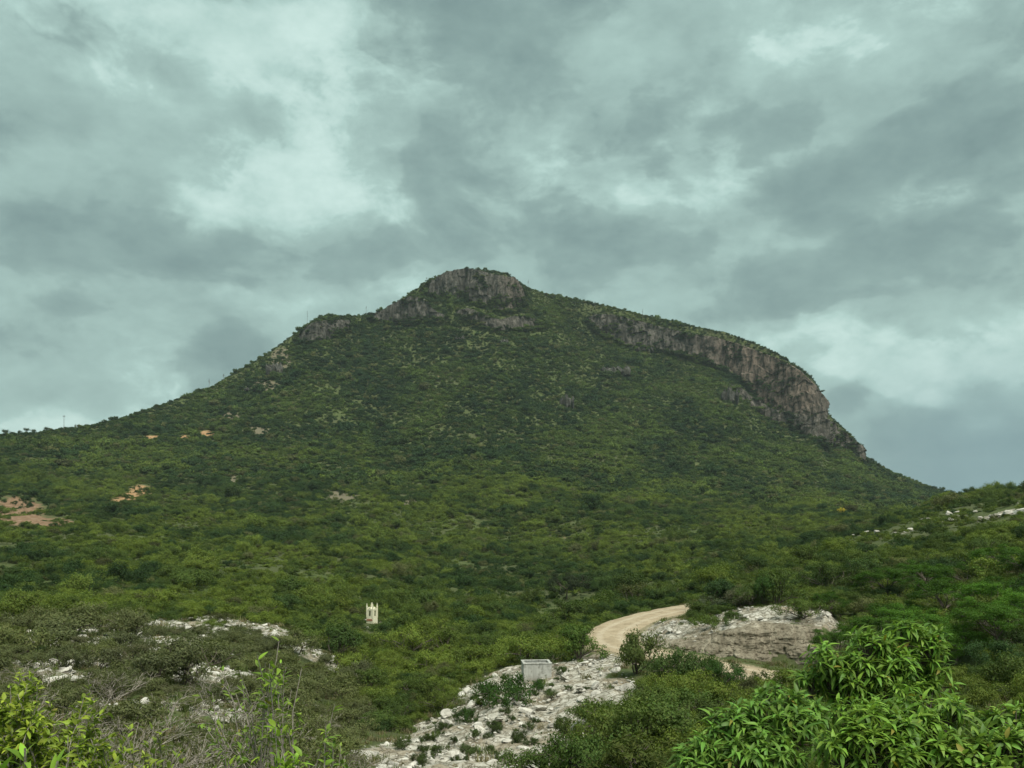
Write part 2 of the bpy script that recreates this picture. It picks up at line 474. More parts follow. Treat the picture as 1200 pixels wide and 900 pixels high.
def mat_ground():
    m, t, out = base_mat('ground')
    g = t.node('ShaderNodeNewGeometry').outputs['Position']
    at = lambda n: t.node('ShaderNodeAttribute', attribute_type='GEOMETRY', attribute_name=n).outputs['Fac']
    big = t.noise(g, .035, 5, .6).outputs['Fac']; mid = t.noise(g, .45, 6, .65).outputs['Fac']; fine = t.noise(g, 4.5, 6, .68).outputs['Fac']
    veg = t.ramp(mid, [(.3, (.032, .050, .016)), (.5, (.060, .080, .026)), (.72, (.115, .120, .052))])
    veg = t.mix(t.maprange(big, .42, .62), veg, t.ramp(fine, [(.3, (.04, .050, .020)), (.7, (.085, .092, .042))]))
    # pale limestone, in plates with dark joints
    wv = t.vmath('ADD', g, t.vmath('SCALE', t.noise(g, 1.2, 4, .6).outputs['Color'], scale=.9))
    vo = t.node('ShaderNodeTexVoronoi', feature='DISTANCE_TO_EDGE'); t.put(vo.inputs['Vector'], t.vmath('MULTIPLY', wv, (1, 1, 2.2))); vo.inputs['Scale'].default_value = 1.35
    joint = t.maprange(vo.outputs[0], .0, .11)
    rock = t.ramp(t.noise(g, 1.1, 7, .68).outputs['Fac'], [(.28, (.15, .138, .105)), (.45, (.31, .295, .24)), (.6, (.46, .44, .375)), (.75, (.60, .58, .51))])
    rock = t.mix(t.maprange(fine, .52, .66), rock, (.16, .145, .105, 1))
    rock = t.mix(t.maprange(t.noise(g, .38, 6, .7).outputs['Fac'], .47, .58), rock, t.ramp(fine, [(.3, (.14, .115, .075)), (.7, (.33, .29, .215))]))
    rock = t.mix(joint, (.10, .088, .06, 1), rock)
    wm = at('white')
    edge = t.math('ADD', wm, t.math('MULTIPLY', t.math('SUBTRACT', t.noise(g, .9, 6, .7).outputs['Fac'], .5), 1.5))
    c = t.mix(t.maprange(edge, .38, .62), veg, rock)
    soil = t.ramp(t.noise(t.vmath('MULTIPLY', g, (1, 1, .4)), .6, 7, .7).outputs['Fac'], [(.32, (.14, .085, .04)), (.5, (.29, .175, .085)), (.7, (.40, .27, .15))])
    c = t.mix(t.maprange(t.math('MULTIPLY_ADD', t.math('SUBTRACT', t.noise(g, .16, 6, .7).outputs['Fac'], .5), 1.9, at('orange')), .3, .62), c, soil)
    red = t.ramp(t.noise(t.vmath('MULTIPLY', g, (1, 1, .4)), .55, 7, .7).outputs['Fac'], [(.3, (.075, .055, .032)), (.48, (.165, .10, .058)), (.62, (.235, .165, .105)), (.75, (.36, .30, .22))])
    c = t.mix(t.maprange(t.math('MULTIPLY_ADD', t.math('SUBTRACT', t.noise(g, .16, 6, .7).outputs['Fac'], .5), 1.9, at('redsoil')), .3, .62), c, red)
    pale = t.ramp(fine, [(.3, (.085, .078, .045)), (.7, (.17, .15, .10))])
    c = t.mix(t.maprange(t.math('MULTIPLY_ADD', t.math('SUBTRACT', mid, .5), .9, at('pale')), .3, .6), c, pale)
    verge = t.ramp(fine, [(.3, (.14, .12, .07)), (.7, (.27, .235, .15))])
    c = t.mix(t.maprange(t.math('MULTIPLY_ADD', t.math('SUBTRACT', fine, .5), .9, at('verge')), .35, .65), c, verge)
    h = t.math('ADD', t.math('MULTIPLY', mid, 1.0), t.math('MULTIPLY', fine, .35))
    principled(t, out, c, .95, bump(t, h, .7, .25), .1)
    return m


def mat_cliff():
    m, t, out = base_mat('cliff_rock')
    g = t.node('ShaderNodeNewGeometry').outputs['Position']
    warm = t.node('ShaderNodeAttribute', attribute_type='GEOMETRY', attribute_name='warm').outputs['Fac']
    st = t.vmath('MULTIPLY', g, (1, 1, .16))
    n = t.noise(st, .22, 7, .68, .6).outputs['Fac']; n2 = t.noise(g, .35, 6, .7).outputs['Fac']
    grey = t.ramp(n, [(.36, (.02, .02, .018)), (.5, (.062, .062, .053)), (.66, (.135, .131, .112))])
    brown = t.ramp(n, [(.36, (.04, .033, .026)), (.5, (.125, .094, .070)), (.66, (.215, .165, .125))])
    c = t.mix(warm, grey, brown)
    c = t.mix(t.maprange(n2, .52, .60), c, (.035, .036, .024, 1))
    principled(t, out, c, .95, bump(t, t.math('ADD', n, n2), .8, 1.2), .1)
    return m


def mat_bank():
    m, t, out = base_mat('cut_bank')
    g = t.node('ShaderNodeNewGeometry').outputs['Position']
    n = t.noise(t.vmath('MULTIPLY', g, (1, 1, .45)), 1.1, 7, .66, .4).outputs['Fac']; n2 = t.noise(g, 6, 5, .65).outputs['Fac']
    c = t.ramp(n, [(.3, (.085, .075, .052)), (.46, (.16, .14, .10)), (.6, (.23, .205, .15)), (.74, (.37, .34, .265))])
    c = t.mix(t.maprange(n2, .53, .62), c, (.08, .066, .046, 1))
    principled(t, out, c, .95, bump(t, t.math('ADD', n, t.math('MULTIPLY', n2, .4)), .8, .15), .1)
    return m


def mat_road():
    m, t, out = base_mat('dirt_road')
    g = t.node('ShaderNodeNewGeometry').outputs['Position']
    ru = t.node('ShaderNodeAttribute', attribute_type='GEOMETRY', attribute_name='across').outputs['Fac']
    n = t.noise(g, .8, 6, .65).outputs['Fac']; n2 = t.noise(g, 9, 5, .7).outputs['Fac']
    c = t.ramp(n, [(.3, (.23, .18, .115)), (.55, (.33, .27, .18)), (.75, (.40, .34, .24))])
    c = t.mix(t.maprange(n2, .56, .7), c, (.24, .195, .13, 1))
    rut = t.maprange(t.math('ABSOLUTE', t.math('SUBTRACT', t.math('ABSOLUTE', ru), .42)), .05, .2, 1, 0, True)
    c = t.mix(t.math('MULTIPLY', rut, .5), c, (.42, .36, .265, 1))
    c = t.mix(t.maprange(t.noise(g, 2.6, 6, .7).outputs['Fac'], .56, .66), c, (.20, .165, .10, 1))
    principled(t, out, c, .95, bump(t, t.math('ADD', n, t.math('MULTIPLY', n2, .5)), .6, .08), .1)
    return m


def mat_concrete():
    m, t, out = base_mat('concrete')
    tc = t.node('ShaderNodeTexCoord').outputs['Object']
    n = t.noise(t.vmath('MULTIPLY', tc, (1, 1, .14)), 3.2, 6, .6).outputs['Fac']; n2 = t.noise(tc, 3, 6, .6).outputs['Fac']
    c = t.ramp(n, [(.3, (.30, .30, .27)), (.5, (.40, .40, .36)), (.72, (.52, .52, .47))])
    c = t.mix(t.maprange(n2, .50, .72), c, (.19, .185, .155, 1))
    sp = t.node('ShaderNodeSeparateXYZ'); t.put(sp.inputs[0], tc)
    c = t.mix(t.math('MULTIPLY', t.maprange(t.math('MULTIPLY_ADD', n2, .9, sp.outputs[2]), .9, .45), .7), c, (.17, .15, .11, 1))
    c = t.mix(t.math('MULTIPLY', t.maprange(n, .54, .66), t.maprange(sp.outputs[2], .3, 1.25)), c, (.16, .16, .14, 1))
    principled(t, out, c, .9, bump(t, n2, .4, .02), .2)
    return m


def mat_paint(name, c1, c2, sc=4):
    m, t, out = base_mat(name)
    tc = t.node('ShaderNodeTexCoord').outputs['Object']
    n = t.noise(tc, sc, 5, .6).outputs['Fac']
    principled(t, out, t.ramp(n, [(.35, c1), (.65, c2)]), .8, bump(t, n, .2, .01), .25)
    return m


M_leaf = mat_foliage('foliage', .30, .7, .12)
M_big = mat_foliage('broad_leaf', .30, .5, .28, True, .48, small=False)
M_bigsolo = mat_foliage('broad_leaf_single', .30, .5, .28, False, .48, small=False)
M_bark = mat_bark('bark', (.05, .04, .03), (.13, .11, .085))
M_twig = mat_bark('dry_twig', (.15, .13, .105), (.33, .295, .245), 30)
M_lime = mat_limestone('limestone')
M_ground = mat_ground()
M_cliff = mat_cliff()
M_bank = mat_bank()
M_road = mat_road()
M_conc = mat_concrete()
M_cream = mat_paint('cream_paint', (.62, .58, .40), (.72, .69, .52))
M_brick = mat_paint('red_brick', (.30, .13, .08), (.42, .22, .14), 9)
M_pole = mat_paint('weathered_pole', (.10, .095, .085), (.19, .18, .16), 6)

# ------------------------------------------------------------------ terrain sheets
def spaced(a, b, step0, grow, lim):
    v = [a]; s = step0
    while v[-1] < b:
        v.append(v[-1] + s); s = min(s * grow, lim)
    return np.array(v)


def build_terrain():
    ypos = np.concatenate([np.linspace(-30, 4, 12)[:-1], spaced(4, 120, .42, 1.0000, .42), spaced(120.4, 1300, .5, 1.02, 4.2), spaced(1305, 4000, 12, 1.15, 300)])
    xp = np.concatenate([spaced(0, 30, .42, 1, .42), spaced(30.5, 1500, .5, 1.02, 5.5), spaced(1510, 4000, 40, 1.2, 400)])
    xpos = np.concatenate([-xp[:0:-1], xp])
    XX, YY = np.meshgrid(xpos, ypos)
    x, y = XX.ravel(), YY.ravel()
    z = ground_z(x, y)
    w = white_mask(x, y) * (y > 20) * (y < 260)
    # broken limestone: low ledges and plates
    d, _ = road_dist(x, y)
    wr = w * sstep(ROAD_W, ROAD_W + 1.2, d)
    led = fbm(x / 1.6 + .3 * y, y / 1.6, seed=21, oct=3)
    st = np.floor(led * 5) / 5
    z = z + wr * (.32 * st + .12 * fbm(x / .8, y / .8, seed=22, oct=2))
    ny, nx = XX.shape
    idx = np.arange(ny * nx).reshape(ny, nx)
    f = np.stack([idx[:-1, :-1], idx[:-1, 1:], idx[1:, 1:], idx[1:, :-1]], -1).reshape(-1, 4)
    me = new_mesh('hillside', np.stack([x, y, z], 1), f, M_ground, True)
    pxv = 600 + x / np.maximum(y, 1) * F; pyv = HZ - z / np.maximum(y, 1) * F
    far = y > 150
    def mk(lst):
        m = np.zeros_like(x)
        for c in lst:
            m = np.maximum(m, np.clip(1.25 - in_ell(pxv, pyv, c), 0, 1))
        return m * far
    for nm, v in (('white', w), ('orange', mk(ORANGE)), ('redsoil', mk(REDSOIL)), ('pale', mk(PALESOIL + PALEROCK)),
                  ('verge', (1 - sstep(ROAD_W - .3, ROAD_W + 1.6, d)))):
        a = me.attributes.new(nm, 'FLOAT', 'POINT'); a.data.foreach_set('value', v.astype(np.float32))
    o = obj('hillside', me); tag(o, 'green scrub-covered hill slope rising to a rocky summit', 'hill', kind='structure')
    return me


build_terrain()


def build_road():
    P = ROADP; n = len(P)
    T = np.gradient(P[:, :2], axis=0); T /= np.linalg.norm(T, axis=1)[:, None]
    Nn = np.stack([-T[:, 1], T[:, 0]], 1)
    us = np.linspace(-1, 1, 13)
    V = []; A = []
    for j, u in enumerate(us):
        wob = ROAD_W * (1 + .10 * fbm(np.arange(n) * .15, np.full(n, u * 2), seed=31))
        xy = P[:, :2] + Nn * (u * wob)[:, None]
        z = P[:, 2] + .05 - .05 * abs(u) ** 6 - .035 * math.exp(-((abs(u) - .42) / .12) ** 2) + .02 * fbm(xy[:, 0], xy[:, 1], seed=33)
        V.append(np.column_stack([xy, z])); A.append(np.full(n, u))
    V = np.stack(V, 1).reshape(-1, 3); A = np.stack(A, 1).ravel()
    k = len(us); idx = np.arange(n * k).reshape(n, k)
    f = np.stack([idx[:-1, :-1], idx[:-1, 1:], idx[1:, 1:], idx[1:, :-1]], -1).reshape(-1, 4)
    me = new_mesh('dirt_road', V, f, M_road, True)
    a = me.attributes.new('across', 'FLOAT', 'POINT'); a.data.foreach_set('value', A.astype(np.float32))
    tag(obj('dirt_road', me), 'pale dirt track curving round the rocky mound', 'dirt road', kind='structure')


build_road()


def face_sheet(base, top, nu, nv, disp, bulge, rim=None):
    """a rock face between a foot line and a rim line (then back along a ledge to the slope), pushed about by disp along its outward normal"""
    B = smooth_path(base, nu); T = smooth_path(top, nu); R = T if rim is None else smooth_path(rim, nu)
    u = np.linspace(0, 1, nu)[:, None]; v = np.linspace(0, 1, nv)[None, :]
    cut = 1.0 if rim is None else .86
    a = np.clip(v / cut, 0, 1)[..., None]; c = np.clip((v - cut) / max(1 - cut, 1e-6), 0, 1)[..., None]
    P = B[:, None, :] * (1 - a) + R[:, None, :] * a
    P = P * (1 - c) + T[:, None, :] * c
    tang = np.gradient(B, axis=0); tang[:, 2] = 0; tang /= np.linalg.norm(tang, axis=1)[:, None]
    nrm = np.stack([tang[:, 1], -tang[:, 0], np.zeros(nu)], 1)
    nrm = np.where((nrm[:, 1] > 0)[:, None], -nrm, nrm)          # outward, away from the hill
    w = np.clip(np.minimum(v / .06, (1 - v) / .08), 0, 1) * np.clip(np.minimum(u / .03, (1 - u) / .03), 0, 1)
    off = bulge * np.sin(np.pi * v ** .75) * w + disp(P, u, v) * w
    P = P + nrm[:, None, :] * off[..., None]
    idx = np.arange(nu * nv).reshape(nu, nv)
    f = np.stack([idx[:-1, :-1], idx[1:, :-1], idx[1:, 1:], idx[:-1, 1:]], -1).reshape(-1, 4)
    return P.reshape(-1, 3), f, P


def column_Y(px, py, back=0.0):
    """distance at which the slope on that bearing reaches that height angle"""
    Y = np.linspace(430, float(np.interp(px, pxs, ry)), 600)
    X = (px - 600) / F * Y
    p = HZ - ground_z(X, Y) / Y * F
    k = np.argmax(p <= py) if (p <= py).any() else len(Y) - 1
    return float(Y[k]) + back


CLIFF_PTS = {}


def crag(name, rows, label, warm, nu, nv, amp, bulge):
    base = [wpt(p, b, column_Y(p, b, -2)) for p, t_, b in rows]
    rim = [wpt(p, t_, q[1] + 3 + .12 * (b - t_)) for (p, t_, b), q in zip(rows, base)]
    top = []
    for (p, t_, b), q in zip(rows, rim):
        Y = max(column_Y(p, t_, 4), q[1] + 5); X = (p - 600) / F * Y
        top.append(np.array([X, Y, min(gz(X, Y), q[2]) - 1.5]))
    # broken rim
    for q in rim: q[2] += np.random.default_rng(int(abs(q[0]) * 7)).normal(0, 1.4)
    def disp(P, u, v):
        x, y, z = P[..., 0], P[..., 1], P[..., 2]
        wob = 2.5 * fbm(x / 18, y / 18, z / 10, seed=46, oct=2)
        c = vnoise((x + wob) / 7.0, (y + wob) / 7.0, z / 90, seed=41); c2 = vnoise((x + wob) / 2.8, y / 2.8, z / 34, seed=42)
        led = np.floor(z / 10 + 1.6 * fbm(x / 30, y / 30, seed=43))
        st = _hash(led.astype(np.int64), np.floor(x / 9).astype(np.int64), np.zeros_like(led).astype(np.int64), 7)
        return amp * (2.4 * np.abs(c) + .9 * c2 + 1.3 * (st - .5) + .7 * fbm(x / 5, y / 5, z / 8, seed=44) + 1.8 * fbm(x / 40, y / 40, z / 60, seed=45, oct=2))
    V, f, P = face_sheet(base, top, nu, nv, disp, bulge, rim)
    me = new_mesh(name, V, f, M_cliff, False)
    pxv = 600 + V[:, 0] / V[:, 1] * F
    wv = np.clip(warm(pxv, HZ - V[:, 2] / V[:, 1] * F), 0, 1)
    a = me.attributes.new('warm', 'FLOAT', 'POINT'); a.data.foreach_set('value', wv.astype(np.float32))
    tag(obj(name, me), label, 'cliff', kind='structure')
    CLIFF_PTS[name + label] = P
    return P


P_main = crag('cliff', [(688, 372, 376), (705, 367, 392), (730, 371, 404), (765, 380, 410), (800, 389, 416), (840, 397, 430), (870, 405, 448), (895, 413, 474), (920, 424, 487), (945, 438, 496), (960, 458, 502), (968, 482, 500)],
              'long brown cliff below the flat shoulder of the hill', lambda px, py: .62 * sstep(780, 880, px) * (1 - .75 * sstep(470, 495, py)) * (1 - .5 * sstep(945, 965, px)) + .15, 520, 46, 1.75, .6)
P_low = crag('cliff', [(852, 446, 449), (870, 454, 470), (892, 470, 486), (925, 484, 502), (960, 489, 520), (985, 502, 528), (1003, 517, 538), (1012, 533, 541)],
             'dark lower crag stepping down under the brown cliff', lambda px, py: .22 + 0 * px, 240, 26, 2.2, 2.0)
P_peak = crag('cliff', [(496, 335, 338), (504, 329, 346), (515, 322, 350), (530, 317, 356), (545, 316, 350), (560, 318, 358), (575, 319, 362), (590, 321, 368), (600, 325, 366), (608, 336, 362), (616, 347, 356)],
              'grey broken crag forming the summit of the hill', lambda px, py: .12 + .3 * sstep(570, 600, px), 300, 40, 2.0, 1.5)
P_peak2 = crag('cliff', [(430, 371, 374), (442, 365, 376), (456, 359, 379), (470, 354, 380), (486, 348, 380), (500, 352, 378), (512, 362, 378), (526, 370, 376)],
               'row of grey rock pillars left below the summit crag', lambda px, py: .1 + 0 * px, 200, 26, 1.8, 1.0)
P_peak3 = crag('cliff', [(534, 366, 370), (548, 362, 376), (566, 368, 384), (584, 372, 388), (604, 370, 388), (624, 372, 386), (642, 378, 384)],
               'low broken rock band right below the summit crag', lambda px, py: .2 + 0 * px, 200, 20, 1.6, 1.0)
P_left = crag('cliff', [(345, 394, 397), (354, 386, 400), (368, 378, 402), (388, 373, 396), (410, 375, 388)], 'small grey crag on the left shoulder of the hill', lambda px, py: .1 + 0 * px, 120, 20, 1.8, 1.0)


def build_bank():
    base = []; top = []
    for p, Y, zb, zr in BANK:
        base.append(((p - 600) / F * Y - .0, Y - 1.15, zb - .18)); top.append(((p - 600) / F * Y, Y + .55, zr + .03))
    def disp(P, u, v):
        x, y, z = P[..., 0], P[..., 1], P[..., 2]
        return .5 * fbm(x / 2.4, y / 2.4, z / 1.5, seed=51, oct=5, gain=.6) + .22 * np.abs(vnoise(x / .45, y / .45, z / 1.3, seed=52)) + .16 * np.floor(3 * fbm(x / 3, y / 3, z / .35, seed=53, oct=2)) / 3
    V, f, P = face_sheet(np.array(base), np.array(top), 260, 34, disp, .28)
    tag(obj('cut_bank', new_mesh('cut_bank', V, f, M_bank, False)), 'brown earth bank cut beside the track under the pale rocks', 'bank', kind='structure')


build_bank()

# ------------------------------------------------------------------ plant shapes
def tubes(segs, sides=5):
    """segs: (p0,p1,r0,r1) -> verts, quads"""
    S = np.array([np.concatenate([a, b, [r0, r1]]) for a, b, r0, r1 in segs])
    a, b, r0, r1 = S[:, :3], S[:, 3:6], S[:, 6], S[:, 7]
    d = b - a; d /= np.maximum(np.linalg.norm(d, axis=1), 1e-6)[:, None]
    h = np.where(np.abs(d[:, 2:3]) > .9, [[1., 0, 0]], [[0, 0, 1.]])
    e1 = np.cross(d, h); e1 /= np.linalg.norm(e1, axis=1)[:, None]; e2 = np.cross(d, e1)
    ang = np.arange(sides) * 2 * np.pi / sides
    ring = e1[:, None] * np.cos(ang)[None, :, None] + e2[:, None] * np.sin(ang)[None, :, None]
    V = np.concatenate([a[:, None] + ring * r0[:, None, None], b[:, None] + ring * r1[:, None, None]], 1)   # (n, 2s, 3)
    n = len(S); k = np.arange(sides); k2 = (k + 1) % sides
    q = np.stack([k, k2, k2 + sides, k + sides], 1)
    f = (q[None] + (np.arange(n) * 2 * sides)[:, None, None]).reshape(-1, 4)
    return V.reshape(-1, 3), f


def grow(rng, p, d, length, r, levels, nsub, spread, up=.15, wig=.18, shrink=.68, segs=None, tips=None, nodes=None):
    """a branching limb; fills segs and tips"""
    n = 3 if levels > 0 else 2
    p = np.array(p, float); d = np.array(d, float) / np.linalg.norm(d)
    pts = [p.copy()]
    for k in range(n):
        d = d + rng.normal(0, wig, 3) + np.array([0, 0, up]); d /= np.linalg.norm(d)
        q = p + d * length / n
        segs.append((p.copy(), q.copy(), r * (1 - .28 * k / n), r * (1 - .28 * (k + 1) / n)))
        p = q; pts.append(p.copy())
    if levels == 0:
        tips.append((p.copy(), d.copy()))
        return
    for k in range(nsub):
        q = pts[-1] if k < 2 else pts[rng.integers(1, len(pts))]
        a = rng.normal(0, 1, 3); a -= d * a.dot(d); a /= max(np.linalg.norm(a), 1e-6)
        dd = d * math.cos(spread) + a * math.sin(spread) * rng.uniform(.7, 1.25)
        grow(rng, q, dd, length * shrink * rng.uniform(.75, 1.2), r * .58, levels - 1, nsub, spread, up, wig, shrink, segs, tips)


def rand_unit(rng, n, upbias=0.0):
    v = rng.normal(0, 1, (n, 3)); v[:, 2] += upbias
    return v / np.linalg.norm(v, axis=1)[:, None]


def leaves_at(rng, C, size, normal_up=.7, aspect=.5, var=.35, out=None):
    """rhombic leaf faces at points C, facing out from the clump they belong to"""
    n = len(C)
    nr = rand_unit(rng, n, normal_up * .6)
    if out is not None:
        nr = nr * .55 + out / np.maximum(np.linalg.norm(out, axis=1), 1e-6)[:, None]
        nr /= np.linalg.norm(nr, axis=1)[:, None]
    a = rand_unit(rng, n); a -= nr * (a * nr).sum(1)[:, None]; a /= np.linalg.norm(a, axis=1)[:, None]
    b = np.cross(nr, a)
    L = size * rng.uniform(1 - var, 1 + var, n)[:, None]
    V = np.stack([C - a * L * .5, C + b * L * aspect * .5 - a * L * .05 + nr * L * .08, C + a * L * .5 - nr * L * .06, C - b * L * aspect * .5 - a * L * .05 + nr * L * .08], 1)
    return V.reshape(-1, 3), np.arange(n * 4).reshape(n, 4)


def clump_points(rng, tips, per, sig, flat=.8):
    T = np.array([t[0] for t in tips])
    C = np.repeat(T, per, 0)
    o = rng.normal(0, 1, C.shape); o *= sig; o[:, 2] *= flat
    return C + o


def shrub_shape(seed, R=1.0, H=1.0, nleaf=2400, leaf=.09, stems=7, aspect=.5, spread=.62, levels=2, sig=.15, flat=.8):
    """unit shrub: crown about R wide (radius), H high"""
    rng = np.random.default_rng(seed)
    segs, tips = [], []
    for k in range(stems):
        a = rng.uniform(0, 2 * np.pi); t = rng.uniform(.1, .95)
        d = (math.cos(a) * t * R, math.sin(a) * t * R, H * rng.uniform(.55, 1.0))
        grow(rng, rng.normal(0, .05, 3) * (1, 1, 0), d, .42 * math.hypot(t * R, H), .028, levels, 3, spread, .06, .16, .62, segs, tips)
    T = np.array([t[0] for t in tips])
    sc = np.array([R / max(np.percentile(np.abs(T[:, :2]), 96), .1)] * 2 + [H * .93 / T[:, 2].max()])
    segs = [(a * sc, b * sc, r0, r1) for a, b, r0, r1 in segs]; tips = [(np.maximum(p * sc, [-9, -9, .06]), d) for p, d in tips]
    per = max(1, nleaf // len(tips))
    C = clump_points(rng, tips, per, sig, flat)
    C[:, 2] = np.abs(C[:, 2]) + .01
    T = np.repeat(np.array([t[0] for t in tips]), per, 0)
    out = (C - T) / sig * .55 + (C - [0, 0, H * .3]) / [R, R, H] * .8
    Vl, Fl = leaves_at(rng, C, leaf, .8, aspect, .35, out)
    Vs, Fs = tubes(segs, 4)
    return (Vl, Fl), (Vs, Fs)


SHR = []       # near shrub kinds: (foliage mesh, stem mesh)
for k, kw in enumerate([dict(R=1.0, H=1.05, leaf=.085, nleaf=3800, sig=.105), dict(R=1.05, H=.85, leaf=.078, nleaf=4200, spread=.75, sig=.10),
                        dict(R=.95, H=1.25, leaf=.095, nleaf=3400, stems=6, sig=.115), dict(R=1.1, H=.7, leaf=.075, nleaf=4200, stems=10, sig=.09),
                        dict(R=1.0, H=.95, leaf=.12, nleaf=2200, stems=6, aspect=.38, sig=.12), dict(R=1.0, H=1.1, leaf=.066, nleaf=5000, stems=8, sig=.095)]):
    (a, b), (c, d) = shrub_shape(100 + k, **kw)
    SHR.append((new_mesh('foliage', a, b, M_leaf), new_mesh('stem', c, d, M_bark)))
FAR = []       # small-in-view scrub: one mesh each, foliage only
for k in range(7):
    (a, b), _ = shrub_shape(200 + k, R=1.0, H=[1.0, .85, 1.2, .75, .95, 1.3, .9][k], nleaf=[560, 620, 520, 640, 700, 560, 500][k], leaf=[.24, .21, .26, .22, .19, .23, .27][k],
                            stems=7, levels=1, sig=.155, aspect=.75)
    FAR.append(new_mesh('far_scrub', a, b, M_leaf))


def scatter_object(name, pts, protos, kind_idx, scale, rot, tint, label, cat, extra_rot=None):
    """one object of uncountable things: points carrying shared shapes (geometry nodes)"""
    n = len(pts)
    me = bpy.data.meshes.new(name); me.vertices.add(n); me.vertices.foreach_set('co', np.asarray(pts, np.float32).ravel())
    def attr(nm, typ, arr, key):
        a = me.attributes.new(nm, typ, 'POINT'); a.data.foreach_set(key, np.ascontiguousarray(arr).ravel())
    attr('pick', 'INT', np.asarray(kind_idx, np.int32), 'value')
    attr('size', 'FLOAT_VECTOR', np.asarray(scale, np.float32), 'vector')
    attr('turn', 'FLOAT_VECTOR', np.asarray(rot, np.float32), 'vector')
    attr('tint', 'FLOAT_COLOR', np.column_stack([tint, np.ones(n)]).astype(np.float32), 'color')
    o = obj(name, me); tag(o, label, cat, kind='stuff')
    coll = bpy.data.collections.new(name + '_shapes')
    for k, p in enumerate(protos):
        q = bpy.data.objects.new('%s_shape_%02d' % (name, k), p); coll.objects.link(q)
    g = bpy.data.node_groups.new(name + '_spread', 'GeometryNodeTree')
    g.interface.new_socket('Geometry', in_out='INPUT', socket_type='NodeSocketGeometry')
    g.interface.new_socket('Geometry', in_out='OUTPUT', socket_type='NodeSocketGeometry')
    N, L = g.nodes, g.links
    gi, go = N.new('NodeGroupInput'), N.new('NodeGroupOutput')
    ci = N.new('GeometryNodeCollectionInfo'); ci.inputs[0].default_value = coll
    ci.inputs['Separate Children'].default_value = True; ci.inputs['Reset Children'].default_value = True
    ip = N.new('GeometryNodeInstanceOnPoints'); ip.inputs['Pick Instance'].default_value = True
    def na(nm, t):
        x = N.new('GeometryNodeInputNamedAttribute'); x.data_type = t; x.inputs[0].default_value = nm
        return next(s for s in x.outputs if s.enabled and s.name == 'Attribute')
    L.new(gi.outputs[0], ip.inputs['Points']); L.new(ci.outputs[0], ip.inputs['Instance'])
    L.new(na('pick', 'INT'), ip.inputs['Instance Index'])
    e = N.new('FunctionNodeEulerToRotation'); L.new(na('turn', 'FLOAT_VECTOR'), e.inputs[0])
    L.new(e.outputs[0], ip.inputs['Rotation']); L.new(na('size', 'FLOAT_VECTOR'), ip.inputs['Scale'])
    L.new(ip.outputs[0], go.inputs[0])
    md = o.modifiers.new('spread', 'NODES'); md.node_group = g
    return o


# ------------------------------------------------------------------ scrub on the hill (a mass nobody could count)
GREENS = np.array([(.045, .075, .018), (.034, .060, .018), (.060, .088, .020), (.080, .105, .022), (.045, .058, .024), (.070, .074, .030), (.030, .052, .022)])


def tints(rng, X, Y, kind=None):
    """leaf colours: stands of one plant run together"""
    n = len(X)
    a = fbm(X / 40, Y / 60, seed=61, oct=3); b = fbm(X / 9, Y / 14, seed=62, oct=2)
    far_haze = sstep(480, 800, Y)
    u = np.clip(.48 + .9 * a + .5 * b + rng.normal(0, .30, n), 0, 1)
    lo = np.array([.036, .070, .022]); mi = np.array([.076, .114, .026]); hi = np.array([.130, .176, .032])
    c = np.where(u[:, None] < .5, lo + (mi - lo) * (u[:, None] * 2), mi + (hi - mi) * (u[:, None] * 2 - 1))
    c = c * (1 - far_haze[:, None] * np.array([.34, .26, .05]))  # farther leaves darker, and bluer as through haze, put into the leaf colour
    dry = (rng.random(n) < .07)[:, None]
    c = np.where(dry, np.array([.105, .118, .045]) * rng.uniform(.7, 1.2, (n, 1)), c)
    return c * rng.uniform(.78, 1.22, (n, 1))


